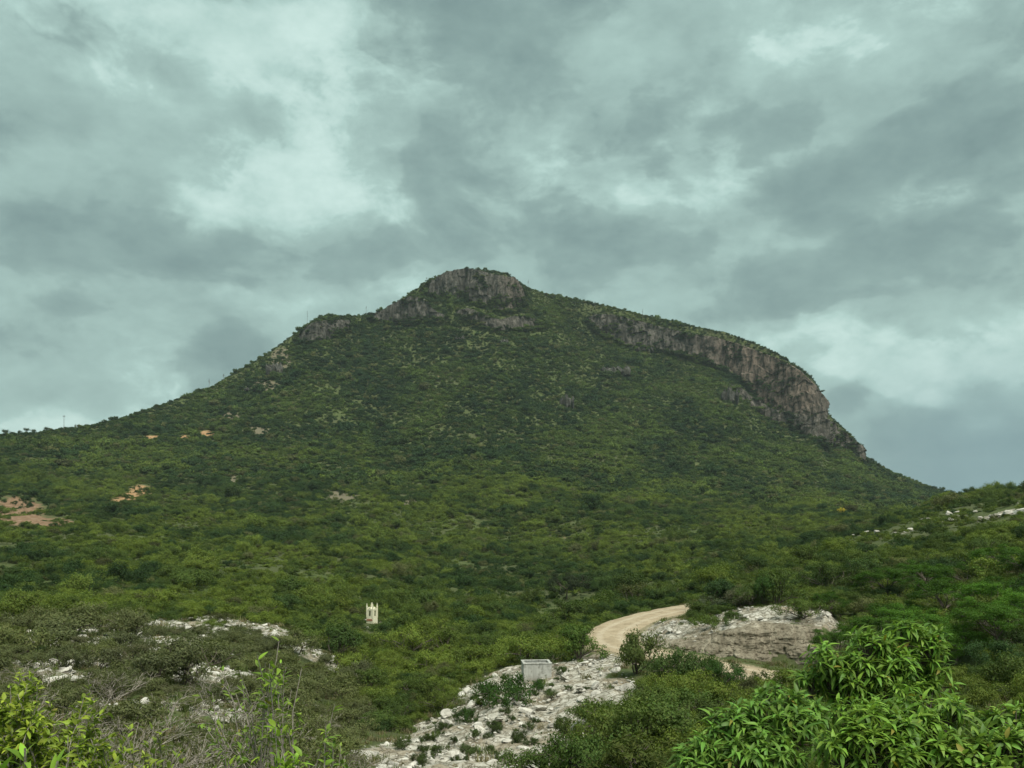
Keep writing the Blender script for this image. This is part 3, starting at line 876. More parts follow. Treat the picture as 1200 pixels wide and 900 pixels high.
def hill_scrub():
    rng = np.random.default_rng(7)
    out = []
    # bearings inside and a bit beside the view; spacing grows a little with distance
    for (y0, y1, area) in ((105, 180, 3.2), (180, 300, 4.0), (300, 480, 3.9), (480, 700, 4.4), (700, 1110, 4.6)):
        A = (y1 * y1 - y0 * y0) * .5 * 1.42
        n = int(A / area)
        Y = np.sqrt(rng.uniform(y0 * y0, y1 * y1, n)); px = rng.uniform(-140, 1340, n)
        out.append(np.column_stack([(px - 600) / F * Y, Y]))
    n = 15000                                              # the crest and the top above the cliffs
    px = rng.uniform(-140, 1130, n); Y = np.interp(px, pxs, ry) + rng.uniform(-55, 25, n)
    kk = ~((px > 512) & (px < 602) & (rng.random(n) < .35)); px, Y = px[kk], Y[kk]
    out.append(np.column_stack([(px - 600) / F * Y, Y]))
    px = rng.uniform(600, 965, 5000); Y = np.interp(px, pxs, ry) + rng.uniform(-40, 8, 5000)
    out.append(np.column_stack([(px - 600) / F * Y, Y]))
    XY = np.concatenate(out); X, Y = XY.T
    px = 600 + X / Y * F
    keep = Y < np.interp(px, pxs, ry) + 22
    Z = ground_z(X, Y); py = HZ - Z / Y * F
    bare = np.zeros(len(X), bool)
    for c in ORANGE + REDSOIL: bare |= (in_ell(px, py, c) < 1.1) & (rng.random(len(X)) < .86)
    for c in PALESOIL + PALEROCK: bare |= (in_ell(px, py, c) < .9) & (rng.random(len(X)) < .7)
    w = white_mask(X, Y) * (Y < 260)
    keep &= ~bare & (rng.random(len(X)) > w * .8)
    d, _ = road_dist(X, Y); keep &= d > ROAD_W + 1.2
    # clear of the rock faces
    for P in (P_main, P_low, P_peak, P_peak2, P_peak3, P_left):
        b = P[:, 0]; t_ = P[:, -1]
        bp = 600 + b[:, 0] / b[:, 1] * F; o = np.argsort(bp)
        tp = HZ - t_[:, 2] / t_[:, 1] * F; bb = HZ - b[:, 2] / b[:, 1] * F
        inside = (px > bp.min() + 3) & (px < bp.max() - 3) & (py > np.interp(px, bp[o], tp[o]) + 2) & (py < np.interp(px, bp[o], bb[o]) - 1) & (Y > 600)
        keep &= ~inside
    # open patches
    op = fbm(X / 16, Y / 16, seed=71, oct=3)
    keep &= ~((op > .24) & (rng.random(len(X)) < np.where(Y < 480, .6, .15)))
    keep &= ~((px > 985) & (px < 1200) & (Y > 120) & (Y < 215) & (rng.random(len(X)) < .5))
    # clear round the lone tree and the shrine
    keep &= ~((np.abs(px - 437) < 11) & (Y > 108) & (Y < 130))
    X, Y, Z = X[keep], Y[keep], Z[keep]; n = len(X)
    s = np.where(rng.random(n) < .62, rng.lognormal(-.42, .25, n), rng.lognormal(.12, .32, n)) * np.interp(Y, [100, 180, 350, 600, 1050], [1.0, 1.25, 1.5, 1.65, 1.75])
    s *= 1 + .5 * np.clip(fbm(X / 30, Y / 30, seed=72, oct=2), -.6, 1)
    s = np.where((np.abs(X - 11.2 * Y / 180) < 5.5) & (Y < 188) & (Y > 115), s * .42, s)
    pq = 600 + X / Y * F; s = np.where((pq > 985) & (Y > 118) & (Y < 215), s * .62, s)
    # low plants on the top edge so that the skyline stays
    rid = np.interp(600 + X / Y * F, pxs, ry)
    s *= 1 - .38 * sstep(-60, -5, Y - rid)
    S = np.column_stack([s * rng.uniform(.85, 1.2, n), s * rng.uniform(.85, 1.2, n), s * rng.uniform(.8, 1.4, n)])
    R = np.column_stack([rng.normal(0, .12, n), rng.normal(0, .12, n), rng.uniform(0, 6.283, n)])
    return X, Y, Z - .15 * s, S, R, tints(rng, X, Y), rng.integers(0, len(FAR), n)


HX, HY, HZZ, HS, HR, HT, HK = hill_scrub()
print('hill scrub', len(HX))
HK = np.where(HY < 560, HK % 6 + 7, HK)
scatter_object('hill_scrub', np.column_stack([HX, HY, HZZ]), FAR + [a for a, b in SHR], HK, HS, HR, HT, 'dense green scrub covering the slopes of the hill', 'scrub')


def cliff_scrub():
    rng = np.random.default_rng(17); pts = []; sc = []
    for P, k in ((P_main, 520), (P_low, 420), (P_peak, 900), (P_peak2, 240), (P_peak3, 330), (P_left, 160)):
        nu, nv, _ = P.shape
        i = rng.integers(1, nu - 1, k * 3); j = rng.integers(0, nv, k * 3)
        q = P[i, j]; m = fbm(q[:, 0] / 16, q[:, 1] / 16, q[:, 2] / 9, seed=81, oct=3) + .75 * np.abs(j / nv - .5) + rng.normal(0, .12, len(i))
        o = np.argsort(-m)[:k]
        pts.append(q[o]); sc.append(rng.lognormal(-.15, .35, k))
    for P in (P_main, P_low, P_peak, P_peak2, P_peak3, P_left):              # foot and rim
        nu, nv, _ = P.shape; k = nu
        i = rng.integers(0, nu, k); q = np.where((rng.random(k) < .6)[:, None], P[i, 0], P[i, -1]) + rng.normal(0, 1, (k, 3)) * [1.5, .5, 1.3] - [0, 2.0, 0]
        pts.append(q); sc.append(rng.lognormal(.25, .4, k))
    p = np.concatenate(pts); s = np.concatenate(sc) * 1.5; n = len(p)
    S = np.column_stack([s * 1.1, s * 1.1, s * .85]); R = np.column_stack([rng.normal(0, .2, n), rng.normal(0, .2, n), rng.uniform(0, 6.28, n)])
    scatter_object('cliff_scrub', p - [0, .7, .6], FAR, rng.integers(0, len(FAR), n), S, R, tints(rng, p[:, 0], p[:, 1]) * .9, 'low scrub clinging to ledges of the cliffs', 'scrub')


cliff_scrub()

# ------------------------------------------------------------------ rocks
def rock_mesh(seed, flat=.6):
    rng = np.random.default_rng(seed)
    import bmesh
    bm = bmesh.new(); bmesh.ops.create_icosphere(bm, subdivisions=2, radius=1)
    V = np.array([v.co[:] for v in bm.verts]); Fc = np.array([[v.index for v in f.verts] for f in bm.faces]); bm.free()
    for k in range(16):
        d = rng.normal(0, 1, 3); d /= np.linalg.norm(d); c = rng.uniform(.42, .75)
        h = V @ d; V = V - np.outer(np.maximum(h - c, 0), d)
    V += .025 * rng.normal(0, 1, V.shape)
    V *= np.array([rng.uniform(.85, 1.3), rng.uniform(.75, 1.05), flat])
    return new_mesh('rock', V, Fc, M_lime, False)


ROCKS = [rock_mesh(300 + k, [.38, .5, .55, .3, .42, .26][k]) for k in range(6)]


def make_rocks():
    rng = np.random.default_rng(23)
    n = 150000
    Y = np.sqrt(rng.uniform(26 ** 2, 240 ** 2, n)); px = rng.uniform(-20, 1230, n); X = (px - 600) / F * Y
    w = white_mask(X, Y); d, _ = road_dist(X, Y)
    dens = np.interp(Y, [25, 60, 100, 240], [1, .8, .35, .12])
    k = (w > .2) & (rng.random(n) < dens * w * np.where(X < -9, 1.8, 1.0)) & (d > ROAD_W + .4)
    X, Y, px = X[k], Y[k], px[k]; Z = ground_z(X, Y); n = len(X)
    py = HZ - Z / Y * F
    s = .07 * np.exp(rng.exponential(.52, n)); s = np.minimum(s * np.where(X < -9, 1.35, 1.0), .5)
    inv = (py < 905) & (px > 0) & (px < 1200)
    # those that stand in the cutting's face are left out
    inb = (px > 765) & (px < 985) & (Y > 63) & (Y < 67.2)
    X, Y, Z, s, px, inv = [a[~inb] for a in (X, Y, Z, s, px, inv)]; n = len(X)
    proj = s / Y * inv * np.where(X > -9, 1.0, 1.15) * np.where((px > 740) & (Y > 62), 1.5, 1.0) * np.where(Y > 100, 1.6, 1)
    order = np.argsort(-proj)
    big = np.zeros(n, bool); big[order[:270]] = True
    rot = np.column_stack([rng.normal(0, .25, n), rng.normal(0, .25, n), rng.uniform(0, 6.28, n)]); kk = rng.integers(0, 6, n)
    for i in np.where(big)[0]:
        o = obj('rock', ROCKS[kk[i]], None, (X[i], Y[i], Z[i] + .12 * s[i])); o.rotation_euler = rot[i]; o.scale = (s[i] * 1.1,) * 3
        p = px[i]
        form = 'slab-like' if kk[i] in (3, 5) else 'blocky' if kk[i] in (1, 2) else 'wedge-shaped'
        size = 'large' if s[i] > .42 else 'medium' if s[i] > .28 else 'small'
        if Y[i] > 98 and p > 950: lb, g = 'pale limestone rock among scrub on the spur', 'rocks on the spur'
        elif p > 735 and Y[i] > 62: lb, g = 'pale rock on the mound ' + ('left end, where it meets the track' if p < 830 else 'above the earth bank'), 'rocks on the mound'
        elif p < 470 and X[i] < -9: lb, g = 'grey white rock ' + ('on the upper pale ledge' if Y[i] > 72 else 'in the middle of the half bare shrubs' if Y[i] > 50 else 'half hidden behind dry twigs') + ('' if Y[i] < 95 else ' near the shrine'), 'rocks among the dry shrubs'
        else: lb, g = 'white rock on the bare slope ' + ('around the concrete tank' if Y[i] > 55 else 'among the dark tufts below the tank' if Y[i] > 43 else 'at its lower end'), 'rocks on the bare slope'
        lb = size + ' ' + form + ' ' + lb
        tag(o, lb, 'rock', g)
    sm = ~big
    S = np.repeat(s[sm][:, None], 3, 1)
    scatter_object('rubble', np.column_stack([X, Y, Z + .03])[sm], ROCKS, kk[sm], S, rot[sm], np.ones((sm.sum(), 3)), 'loose pale limestone rubble strewn over bare ground', 'rubble')


make_rocks()
def outcrop_mesh(seed, tall):
    """a cluster of upright jointed blocks"""
    rng = np.random.default_rng(seed); VV, FF = [], []; off = 0
    for k in range(9):
        me = rock_mesh(seed * 10 + k, 1.0); V = np.array([v.co[:] for v in me.vertices]); f = np.array([p.vertices[:] for p in me.polygons]); bpy.data.meshes.remove(me)
        V = V * [rng.uniform(.25, .45), rng.uniform(.3, .5), tall * rng.uniform(.4, .95)] + [rng.normal(0, .45), rng.normal(0, .2), tall * .25]
        VV.append(V); FF.append(f + off); off += len(V)
    return new_mesh('outcrop', np.concatenate(VV), np.concatenate(FF), M_cliff, False)


OUT = [outcrop_mesh(31, 1.0), outcrop_mesh(32, .7), outcrop_mesh(33, 1.2)]
for (px, py, w, h, k, lb) in [(722, 440, 34, 22, 0, 'dark grey rock outcrop on the slope below the left end of the long cliff'), (664, 476, 17, 20, 2, 'small grey rock outcrop alone in mid slope'),
                              (322, 438, 22, 26, 0, 'pale grey outcrop on the left flank above a bare patch'), (388, 391, 18, 10, 1, 'small outcrop just under the small left crag'),
                              (758, 412, 24, 16, 1, 'grey outcrop just below the foot of the long cliff'), (855, 470, 20, 24, 2, 'tall dark outcrop at the foot of the brown cliff'),
                              (540, 398, 12, 10, 1, 'tiny grey outcrop in the scrub below the summit'), (300, 458, 22, 12, 1, 'tan outcrop low on the left flank'), (590, 402, 12, 10, 0, 'little outcrop below the low broken rock band')]:
    Y = column_Y(px, py, -1); X = (px - 600) / F * Y
    o = obj('outcrop', OUT[k], None, (X, Y, gz(X, Y))); o.scale = (w / F * Y * .5, w / F * Y * .5, h / F * Y * .6); tag(o, lb, 'outcrop')
rk = np.random.default_rng(41)
for (px, Y, w) in [(1015, 205, 9), (1000, 200, 6), (1083, 198, 10), (1088, 200, 7), (1112, 190, 10), (1121, 188, 9), (1078, 178, 7), (1105, 170, 9), (1111, 160, 14), (1122, 158, 16), (1116, 155, 10), (1130, 154, 9), (1135, 172, 7), (1160, 178, 8),
                   (1184, 132, 16), (1196, 130, 18), (1172, 134, 9), (1163, 136, 7), (1150, 140, 8), (1186, 165, 9), (1190, 160, 7), (1068, 168, 8), (1048, 172, 6), (960, 178, 5), (1027, 190, 7), (1142, 160, 7)]:
    X = (px - 600) / F * Y; r = w / F * Y * .5
    o = obj('rock', ROCKS[rk.integers(0, 6)], None, (X, Y, gz(X, Y) + .45)); o.scale = (r * 1.25, r * 1.0, r * 1.5); o.rotation_euler = (rk.normal(0, .15), rk.normal(0, .15), rk.normal(0, .4))
    tag(o, ('large' if w > 9 else 'small' if w < 7 else 'medium') + ' pale limestone ledge rock among scrub high on the spur', 'rock', 'ledge rocks on the spur')
# one large pale boulder beside the olive shrubs right of the bare slope
o = obj('boulder', ROCKS[1], None, (wpt(682, 848, 42)[0], 42, gz(wpt(682, 848, 42)[0], 42) + .12)); o.scale = (.42, .36, .42); o.rotation_euler = (.2, .1, .6)
tag(o, 'large rounded white boulder beside olive shrubs at the edge of the bare slope', 'boulder')

# ------------------------------------------------------------------ shrubs one can tell apart
def shrub(px, py, wpx, hpx, Y, kind, tint, label, group=None, name='shrub', rz=None, protos=None):
    """py: row of its foot is only a hint; it stands on the ground at distance Y"""
    X = (px - 600) / F * Y
    protos = protos or SHR
    fol, stm = protos[kind % len(protos)]
    r = wpx / F * Y / 2; h = hpx / F * Y
    H0 = max(v.co.z for v in fol.vertices) if fol.name not in HMAX else HMAX[fol.name]
    HMAX[fol.name] = H0
    o = empty(name, (X, Y, gz(X, Y) - .03), (px * 1.7 + Y) % 6.28 if rz is None else rz, (r, r, h / H0))
    tag(o, label, 'tree' if 'tree' in name else 'shrub', group)
    f = obj('foliage', fol, o); f["tint"] = [float(c) * 1.6 for c in tint]
    obj('stem', stm, o)
    return o


HMAX = {}
OLIVE, DARK, MIDG, LIME, GREY = (.054, .078, .018), (.026, .055, .012), (.048, .082, .018), (.10, .15, .022), (.075, .078, .045)
HAND = [  # column, row of foot, width, height (photo pixels), distance, kind, colour, label
    (680, 778, 54, 46, 67, 2, (.050, .085, .018), 'bright green bush at the outer bend of the dirt track'),
    (590, 826, 62, 42, 53, 1, DARK, 'wide dark bush left of the concrete tank on the bare slope'),
    (628, 808, 20, 19, 56, 0, DARK, 'small round dark bush standing in front of the concrete tank'),
    (547, 832, 26, 20, 51, 3, DARK, 'low dark bush at the upper left edge of the bare slope'),
    (745, 797, 58, 60, 57, 0, (.052, .070, .020), 'upright olive bush in front of the bend of the track'),
    (795, 800, 74, 48, 54, 1, (.040, .066, .018), 'broad green bush between the track and the olive thicket'),
    (846, 806, 56, 44, 51, 5, DARK, 'dark bush beside the strip of track below the earth bank'),
    (895, 722, 34, 40, 74.5, 2, DARK, 'round dark bush on top of the rocky mound'),
    (868, 722, 44, 26, 76, 5, GREY, 'greyish low bush among rocks on the mound'),
    (835, 716, 40, 26, 79, 4, (.05, .062, .034), 'spiky grey green bush at the left end of the mound'),
    (662, 872, 30, 40, 41, 2, (.05, .07, .02), 'thin upright sapling at the right edge of the bare slope'),
]
for a in HAND: shrub(*a)
rs = np.random.default_rng(5)
for (px, py, wd, hg, Y, k) in [(720, 860, 100, 66, 38, 1), (782, 862, 110, 62, 37, 0), (835, 850, 90, 52, 39, 5), (700, 898, 110, 58, 31, 3), (762, 900, 120, 66, 29, 4), (640, 902, 80, 36, 33, 3),
                               (830, 905, 110, 72, 27, 1), (880, 862, 90, 50, 37, 5), (755, 838, 80, 40, 44, 5), (810, 832, 80, 40, 44, 3), (700, 835, 60, 36, 44, 0), (930, 830, 90, 46, 42, 1), (1000, 840, 90, 50, 40, 0)]:
    c = np.array(OLIVE) * rs.uniform(.7, 1.25) * np.array([rs.uniform(.85, 1.1), 1, 1])
    lb = ('dark' if c[1] < .07 else 'pale' if c[1] > .085 else 'dull') + ' olive bush ' + ('bordering the bare white slope' if px < 730 else 'half hidden behind the broad-leaved bushes' if px > 860 else 'in the thicket below the dirt track') + (', at its upper edge' if Y > 41 else ', at its lower end' if Y < 32 else '')
    shrub(px, py, wd, hg, Y, k, c, lb, 'olive bushes in the thicket')
for (px, py, wd, hg, Y, k) in [(500, 850, 20, 14, 46, 3), (520, 832, 18, 14, 50, 1), (533, 862, 12, 12, 44, 0), (555, 856, 14, 16, 45, 2), (577, 848, 16, 16, 47, 5), (550, 872, 22, 16, 42, 1), (545, 885, 10, 9, 40, 0),
                               (605, 862, 22, 16, 44, 3), (622, 865, 18, 12, 43, 4), (645, 822, 20, 14, 53, 5), (600, 838, 12, 10, 49, 0), (585, 880, 14, 12, 40, 4), (510, 872, 18, 18, 41, 2),
                               (490, 885, 24, 16, 39, 3), (555, 835, 12, 10, 50, 4), (575, 866, 10, 9, 43, 3), (628, 842, 10, 9, 48, 1), (660, 802, 16, 10, 60, 3), (470, 868, 22, 16, 43, 5)] + [(rs.uniform(480, 690), 0, w_, w_ * rs.uniform(.6, .9), Y_, int(rs.integers(0, 6))) for w_, Y_ in zip(rs.uniform(6, 15, 34), rs.uniform(37, 62, 34))]:
    c = np.array([.036, .055, .016]) * rs.uniform(.75, 1.3)
    lb = ('tiny' if wd < 11 else 'small' if wd < 17 else 'fair-sized') + (' blackish' if c[1] < .055 else ' dark green') + ' shrub between white rocks ' + ('beside the concrete tank' if Y > 52 else 'midway down the bare slope' if Y > 43 else 'at the lower end of the bare slope')
    shrub(px, py, wd, hg, Y, k, c, lb, 'small bushes on the bare slope')


# near and middle scrub: the largest in view are single bushes, the rest one mass
def mid_scrub():
    rng = np.random.default_rng(11)
    n = 16000
    Y = np.sqrt(rng.uniform(20 ** 2, 118 ** 2, n)); px = rng.uniform(-90, 1290, n); X = (px - 600) / F * Y
    w = white_mask(X, Y); d, _ = road_dist(X, Y)
    Z = ground_z(X, Y); py = HZ - Z / Y * F
    k = (d > ROAD_W + .9) & (rng.random(n) > np.clip(w * 1.7, 0, .97))
    k &= ~((px > 690) & (px < 1000) & (Y > 52) & (Y < 67.5))              # track verge and cutting
    k &= ~((px > 655) & (px < 725) & (Y > 62) & (Y < 80)); k &= ~((px > 720) & (px < 815) & (Y > 62) & (Y < 86))
    k &= ~((np.abs(X - 1.62) < 2.6) & (Y > 50) & (Y < 63))                # round the tank
    k &= ~((px > 410) & (px < 720) & (Y > 26) & (Y < 52))                 # bare slope in front
    k &= ~((np.abs(px - 437) < 13) & (Y > 100))
    k &= ~((px < 470) & (Y < 34) & (rng.random(n) < .8)); k &= ~((px < 400) & (Y < 85) & (rng.random(n) < .62))
    X, Y, Z, px, py = X[k], Y[k], Z[k], px[k], py[k]
    # keep apart
    s = np.clip(rng.lognormal(-.05, .36, len(X)), .35, 2.0) * np.interp(Y, [20, 50, 118], [.7, .95, 1.2])
    ok = []; cell = {}
    for i in rng.permutation(len(X)):
        c = (int(X[i] // 2), int(Y[i] // 2)); good = True
        for a in (-1, 0, 1):
            for b in (-1, 0, 1):
                for j in cell.get((c[0] + a, c[1] + b), ()):
                    if (X[i] - X[j]) ** 2 + (Y[i] - Y[j]) ** 2 < (.62 * (s[i] + s[j])) ** 2: good = False; break
                if not good: break
            if not good: break
        if good: cell.setdefault(c, []).append(i); ok.append(i)
    i = np.array(ok); X, Y, Z, px, py, s = [a[i] for a in (X, Y, Z, px, py, s)]
    T = tints(rng, X, Y) * 1.0; n = len(X); kk = rng.integers(0, 6, n); rz = rng.uniform(0, 6.28, n)
    dry = (px < 420) & (Y < 75)
    T[dry] = T[dry] * .4 + .6 * np.array([.125, .125, .070])
    val = s / Y * ((px > 5) & (px < 1195) & (py - s / Y * F < 890)) * np.where((px > 880) & (Y < 45), .3, 1)
    big = np.zeros(n, bool); big[np.argsort(-val)[:235]] = True
    for q in np.where(big)[0]:
        fol, stm = SHR[kk[q]]
        o = empty('shrub', (X[q], Y[q], Z[q] - .05), rz[q], (s[q] * 1.08, s[q] * 1.08, s[q] * rng.uniform(.85, 1.35)))
        lum = T[q].mean(); big_ = 'large' if s[q] > 1.15 else ('small' if s[q] < .7 else 'middling')
        tone = ('yellowish green' if T[q][0] > .8 * T[q][1] else 'pale green' if lum > .085 else 'dark green' if lum < .052 else 'mid green')
        if dry[q]:
            where = ('just behind the leafless twigs' if Y[q] < 45 else 'among the pale rock ledges' if Y[q] < 66 else 'above the pale rock ledges'); tone = tone.replace('green', 'grey green'); g = 'half bare shrubs among pale rocks'
        elif px[q] > 960: where = 'below the feathery grove' if Y[q] < 48 else 'within the feathery grove' if Y[q] < 80 else 'on the spur above the feathery grove'; g = 'shrubs on the spur'
        elif px[q] > 700: where = 'below the dirt track' if Y[q] < 62 else 'on or behind the rocky mound' if px[q] > 800 else 'beyond the bend of the dirt track'; g = 'shrubs around the track'
        else: where = 'in the gully left of the bare slope' if Y[q] < 80 else 'on the valley floor between shrine and tank'; g = 'shrubs in the gully'
        lb = '%s %s shrub %s' % (big_, tone, where)
        tag(o, lb, 'shrub', g)
        f = obj('foliage', fol, o); f["tint"] = [float(c) for c in T[q]]
        obj('stem', stm, o)
    r = ~big
    S = np.column_stack([s, s, s * rng.uniform(.8, 1.25, n)])[r]
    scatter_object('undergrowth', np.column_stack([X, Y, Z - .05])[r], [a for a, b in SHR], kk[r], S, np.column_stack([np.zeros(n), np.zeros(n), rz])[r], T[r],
                   'low green undergrowth between the nearer bushes', 'undergrowth')


mid_scrub()


def ground_cover():
    """small tufts of grass and herbs on the nearer ground"""
    rng = np.random.default_rng(13)
    a = []
    for k in range(4):
        r2 = np.random.default_rng(400 + k); n = 46
        P = r2.normal(0, .35, (n, 3)); P[:, 2] = 0
        L = r2.uniform(.35, .9, n)[:, None]; d = rand_unit(r2, n, 2.2) * L; s = np.cross(d, [0, 0, 1.]); s /= np.maximum(np.linalg.norm(s, axis=1), 1e-6)[:, None]; s *= .035
        V = np.stack([P - s, P + s, P + d * .6 + s * .7, P + d, P + d * .6 - s * .7], 1).reshape(-1, 3)
        a.append(new_mesh('tuft', V, np.arange(n * 5).reshape(n, 5), M_leaf))
    n = 15000
    Y = np.sqrt(rng.uniform(10 ** 2, 110 ** 2, n)); px = rng.uniform(-60, 1260, n); X = (px - 600) / F * Y
    w = white_mask(X, Y); d, _ = road_dist(X, Y)
    k = (rng.random(n) > w * .93) & (d > ROAD_W + .1) & (rng.random(n) < np.interp(Y, [10, 50, 110], [.8, .8, .6]))
    k &= ~((px > 765) & (px < 985) & (Y > 64.6) & (Y < 67))
    X, Y = X[k], Y[k]; n = len(X); s = rng.lognormal(-.95, .3, n)
    T = np.where((rng.random(n) < .4)[:, None], [.17, .15, .08], [.095, .13, .034]) * rng.uniform(.7, 1.2, (n, 1))
    S = np.column_stack([s, s, s * .9])
    scatter_object('grass', np.column_stack([X, Y, ground_z(X, Y) - .02]), a, rng.integers(0, 4, n), S, np.column_stack([np.zeros(n), np.zeros(n), rng.uniform(0, 6.28, n)]), T,
                   'tufts of grass and herbs on open ground', 'grass')


ground_cover()


# ------------------------------------------------------------------ trees
def tree_shape(seed, R, H, trunk_h, nleaf, leaf, flat=.5, levels=3, spread=.6, sig=.25, r0=.12, up=.05, limbs=5, lean=.1, aspect=.5, up_leaf=.8):
    rng = np.random.default_rng(seed); segs, tips = [], []
    p = np.zeros(3); r = r0; d = np.array([rng.normal(0, lean), rng.normal(0, lean), 1.])
    for k in range(4):
        q = p + (d + rng.normal(0, .1, 3) * (1, 1, .2)) * trunk_h / 4; segs.append((p, q, r, r * .9)); p = q; r *= .9
    for k in range(limbs):
        a = 2 * np.pi * (k + rng.uniform(-.3, .3)) / limbs; t = rng.uniform(.55, 1.0)
        grow(rng, p, (math.cos(a) * t * R, math.sin(a) * t * R, (H - trunk_h) * rng.uniform(.5, .9)), .5 * math.hypot(R * t, (H - trunk_h) * .6), r * .62, levels, 3, spread, up, .15, .6, segs, tips)
    T = np.array([t[0] for t in tips]); lo = trunk_h
    sxy = R / max(np.percentile(np.abs(T[:, :2]), 94), .1); sz = (H - lo) * .94 / max(T[:, 2].max() - lo, .1)
    def mp(v):
        v = np.array(v, float); k = min(max(v[2] / lo, 0), 1)
        v[:2] *= 1 + (sxy - 1) * k ** 2
        if v[2] > lo: v[2] = lo + (v[2] - lo) * sz
        return v
    segs = [(mp(a), mp(b), x, y) for a, b, x, y in segs]; tips = [(mp(t[0]), t[1]) for t in tips]
    per = max(1, nleaf // len(tips))
    C = clump_points(rng, tips, per, sig, flat)
    T = np.repeat(np.array([t[0] for t in tips]), per, 0)
    out = (C - T) / sig * .6 + (C - [0, 0, trunk_h + (H - trunk_h) * .3]) / [R, R, H - trunk_h] * .6
    Vl, Fl = leaves_at(rng, C, leaf, up_leaf, aspect, .35, out)
    Vs, Fs = tubes(segs, 6)
    nt = 4 * 6
    return new_mesh('crown', Vl, Fl, M_leaf), new_mesh('trunk', Vs[:4 * 12], Fs[:nt], M_bark), new_mesh('limbs', Vs[4 * 12:], Fs[nt:] - 4 * 12, M_bark)


def tree(name, shape, loc, rz, scale, tint, label, group=None):
    o = empty(name, loc, rz, scale); tag(o, label, 'tree', group)
    c, t_, l = shape
    a = obj('crown', c, o); a["tint"] = [float(x) * 1.6 for x in tint]
    obj('trunk', t_, o); b = obj('limb', l, o)
    return o


UMB = tree_shape(500, 4.2, 5.0, 1.7, 12000, .2, .35, 3, .62, .33, .17, .0, 6)
p = wpt(664, 702, 180)
tree('acacia_tree', UMB, (p[0], 180, gz(p[0], 180) - .1), .4, (1.0, 1.0, 1.15), (.024, .034, .016), 'flat-topped dark umbrella tree standing alone on the valley floor')
FEA = [tree_shape(510 + k, 1.9, [3.4, 3.0, 3.7][k], [.9, .7, 1.1][k], 15000, .085, .55, 3, .68, .15, .10, .02, 6, .15, .5) for k in range(3)]
# dark feathery trees in the hollow below the spur
rg = np.random.default_rng(77)
for (px, Y, s) in [(985, 62, .8), (1015, 58, .95), (1045, 66, 1.05), (1075, 60, 1.05), (1110, 64, 1.1), (1150, 58, .95), (1185, 62, 1.0), (1040, 76, .95), (1085, 78, 1.0), (1130, 74, .9), (1175, 78, 1.0),
                   (1000, 52, .75), (1060, 50, .85), (1120, 50, .9), (1170, 48, .9), (1215, 52, .9), (975, 72, .7), (1210, 70, 1.0)]:
    X = (px - 600) / F * Y
    tree('feathery_tree', FEA[rg.integers(0, 3)], (X, Y, gz(X, Y) - .1), rg.uniform(0, 6.28), (s * 1.15, s * 1.15, s * .82), np.array((.036, .080, .010)) * rg.uniform(.6, 1.5), 'dense feathery green tree in the grove behind the leafy bushes', 'feathery trees in the grove')
# round trees on the skyline of the spur
SKT = [tree_shape(520 + k, 1.5, [2.6, 3.2, 2.2][k], [.7, 1.0, .5][k], 2600, .2, .8, 2, .6, .34, .09, .05, 5) for k in range(3)]
for (px, Y, s) in [(1136, 252, .95), (1152, 250, .7), (1172, 250, 1.1), (1190, 254, .8), (1118, 262, .8), (1099, 256, .9), (1205, 250, 1.0), (1160, 246, .8), (1182, 244, .8)]:
    X = (px - 600) / F * Y
    tree('round_tree', SKT[rg.integers(0, 3)], (X, Y, gz(X, Y) - .2), rg.uniform(0, 6.28), s, np.array((.034, .056, .020)) * rg.uniform(.8, 1.2), 'small rounded tree on the crest of the spur beside the hill', 'trees on the crest of the spur')
# yellow flowering tree and far skyline trees
p = wpt(987, 603, 420)
tree('yellow_tree', tree_shape(530, 1.7, 4.6, 2.6, 500, .5, .9, 2, .5, .45, .12, .1, 4), (p[0], 420, gz(p[0], 420)), 0, .95, (.25, .215, .02), 'small yellow flowering tree on the lower slope')
FARS = [tree_shape(540 + k, 2.7, [6.0, 5.2][k], [2.0, 1.2][k], 1100, .5, .8, 2, .6, .55, .22, .05, 5) for k in range(2)]
for (px, s, k) in [(6, .8, 0), (24, .5, 1), (31, .72, 0), (39, .62, 1), (55, .66, 0), (60, .4, 1), (101, .45, 0)]:
    Y = float(np.interp(px, RIDGE_Y[:, 0], RIDGE_Y[:, 1])) - 6; X = (px - 600) / F * Y
    tree('ridge_tree', FARS[k], (X, Y, gz(X, Y) - .3), px, s, (.030, .045, .022), 'dark open-crowned tree on the low left ridge', 'trees on the low left ridge')


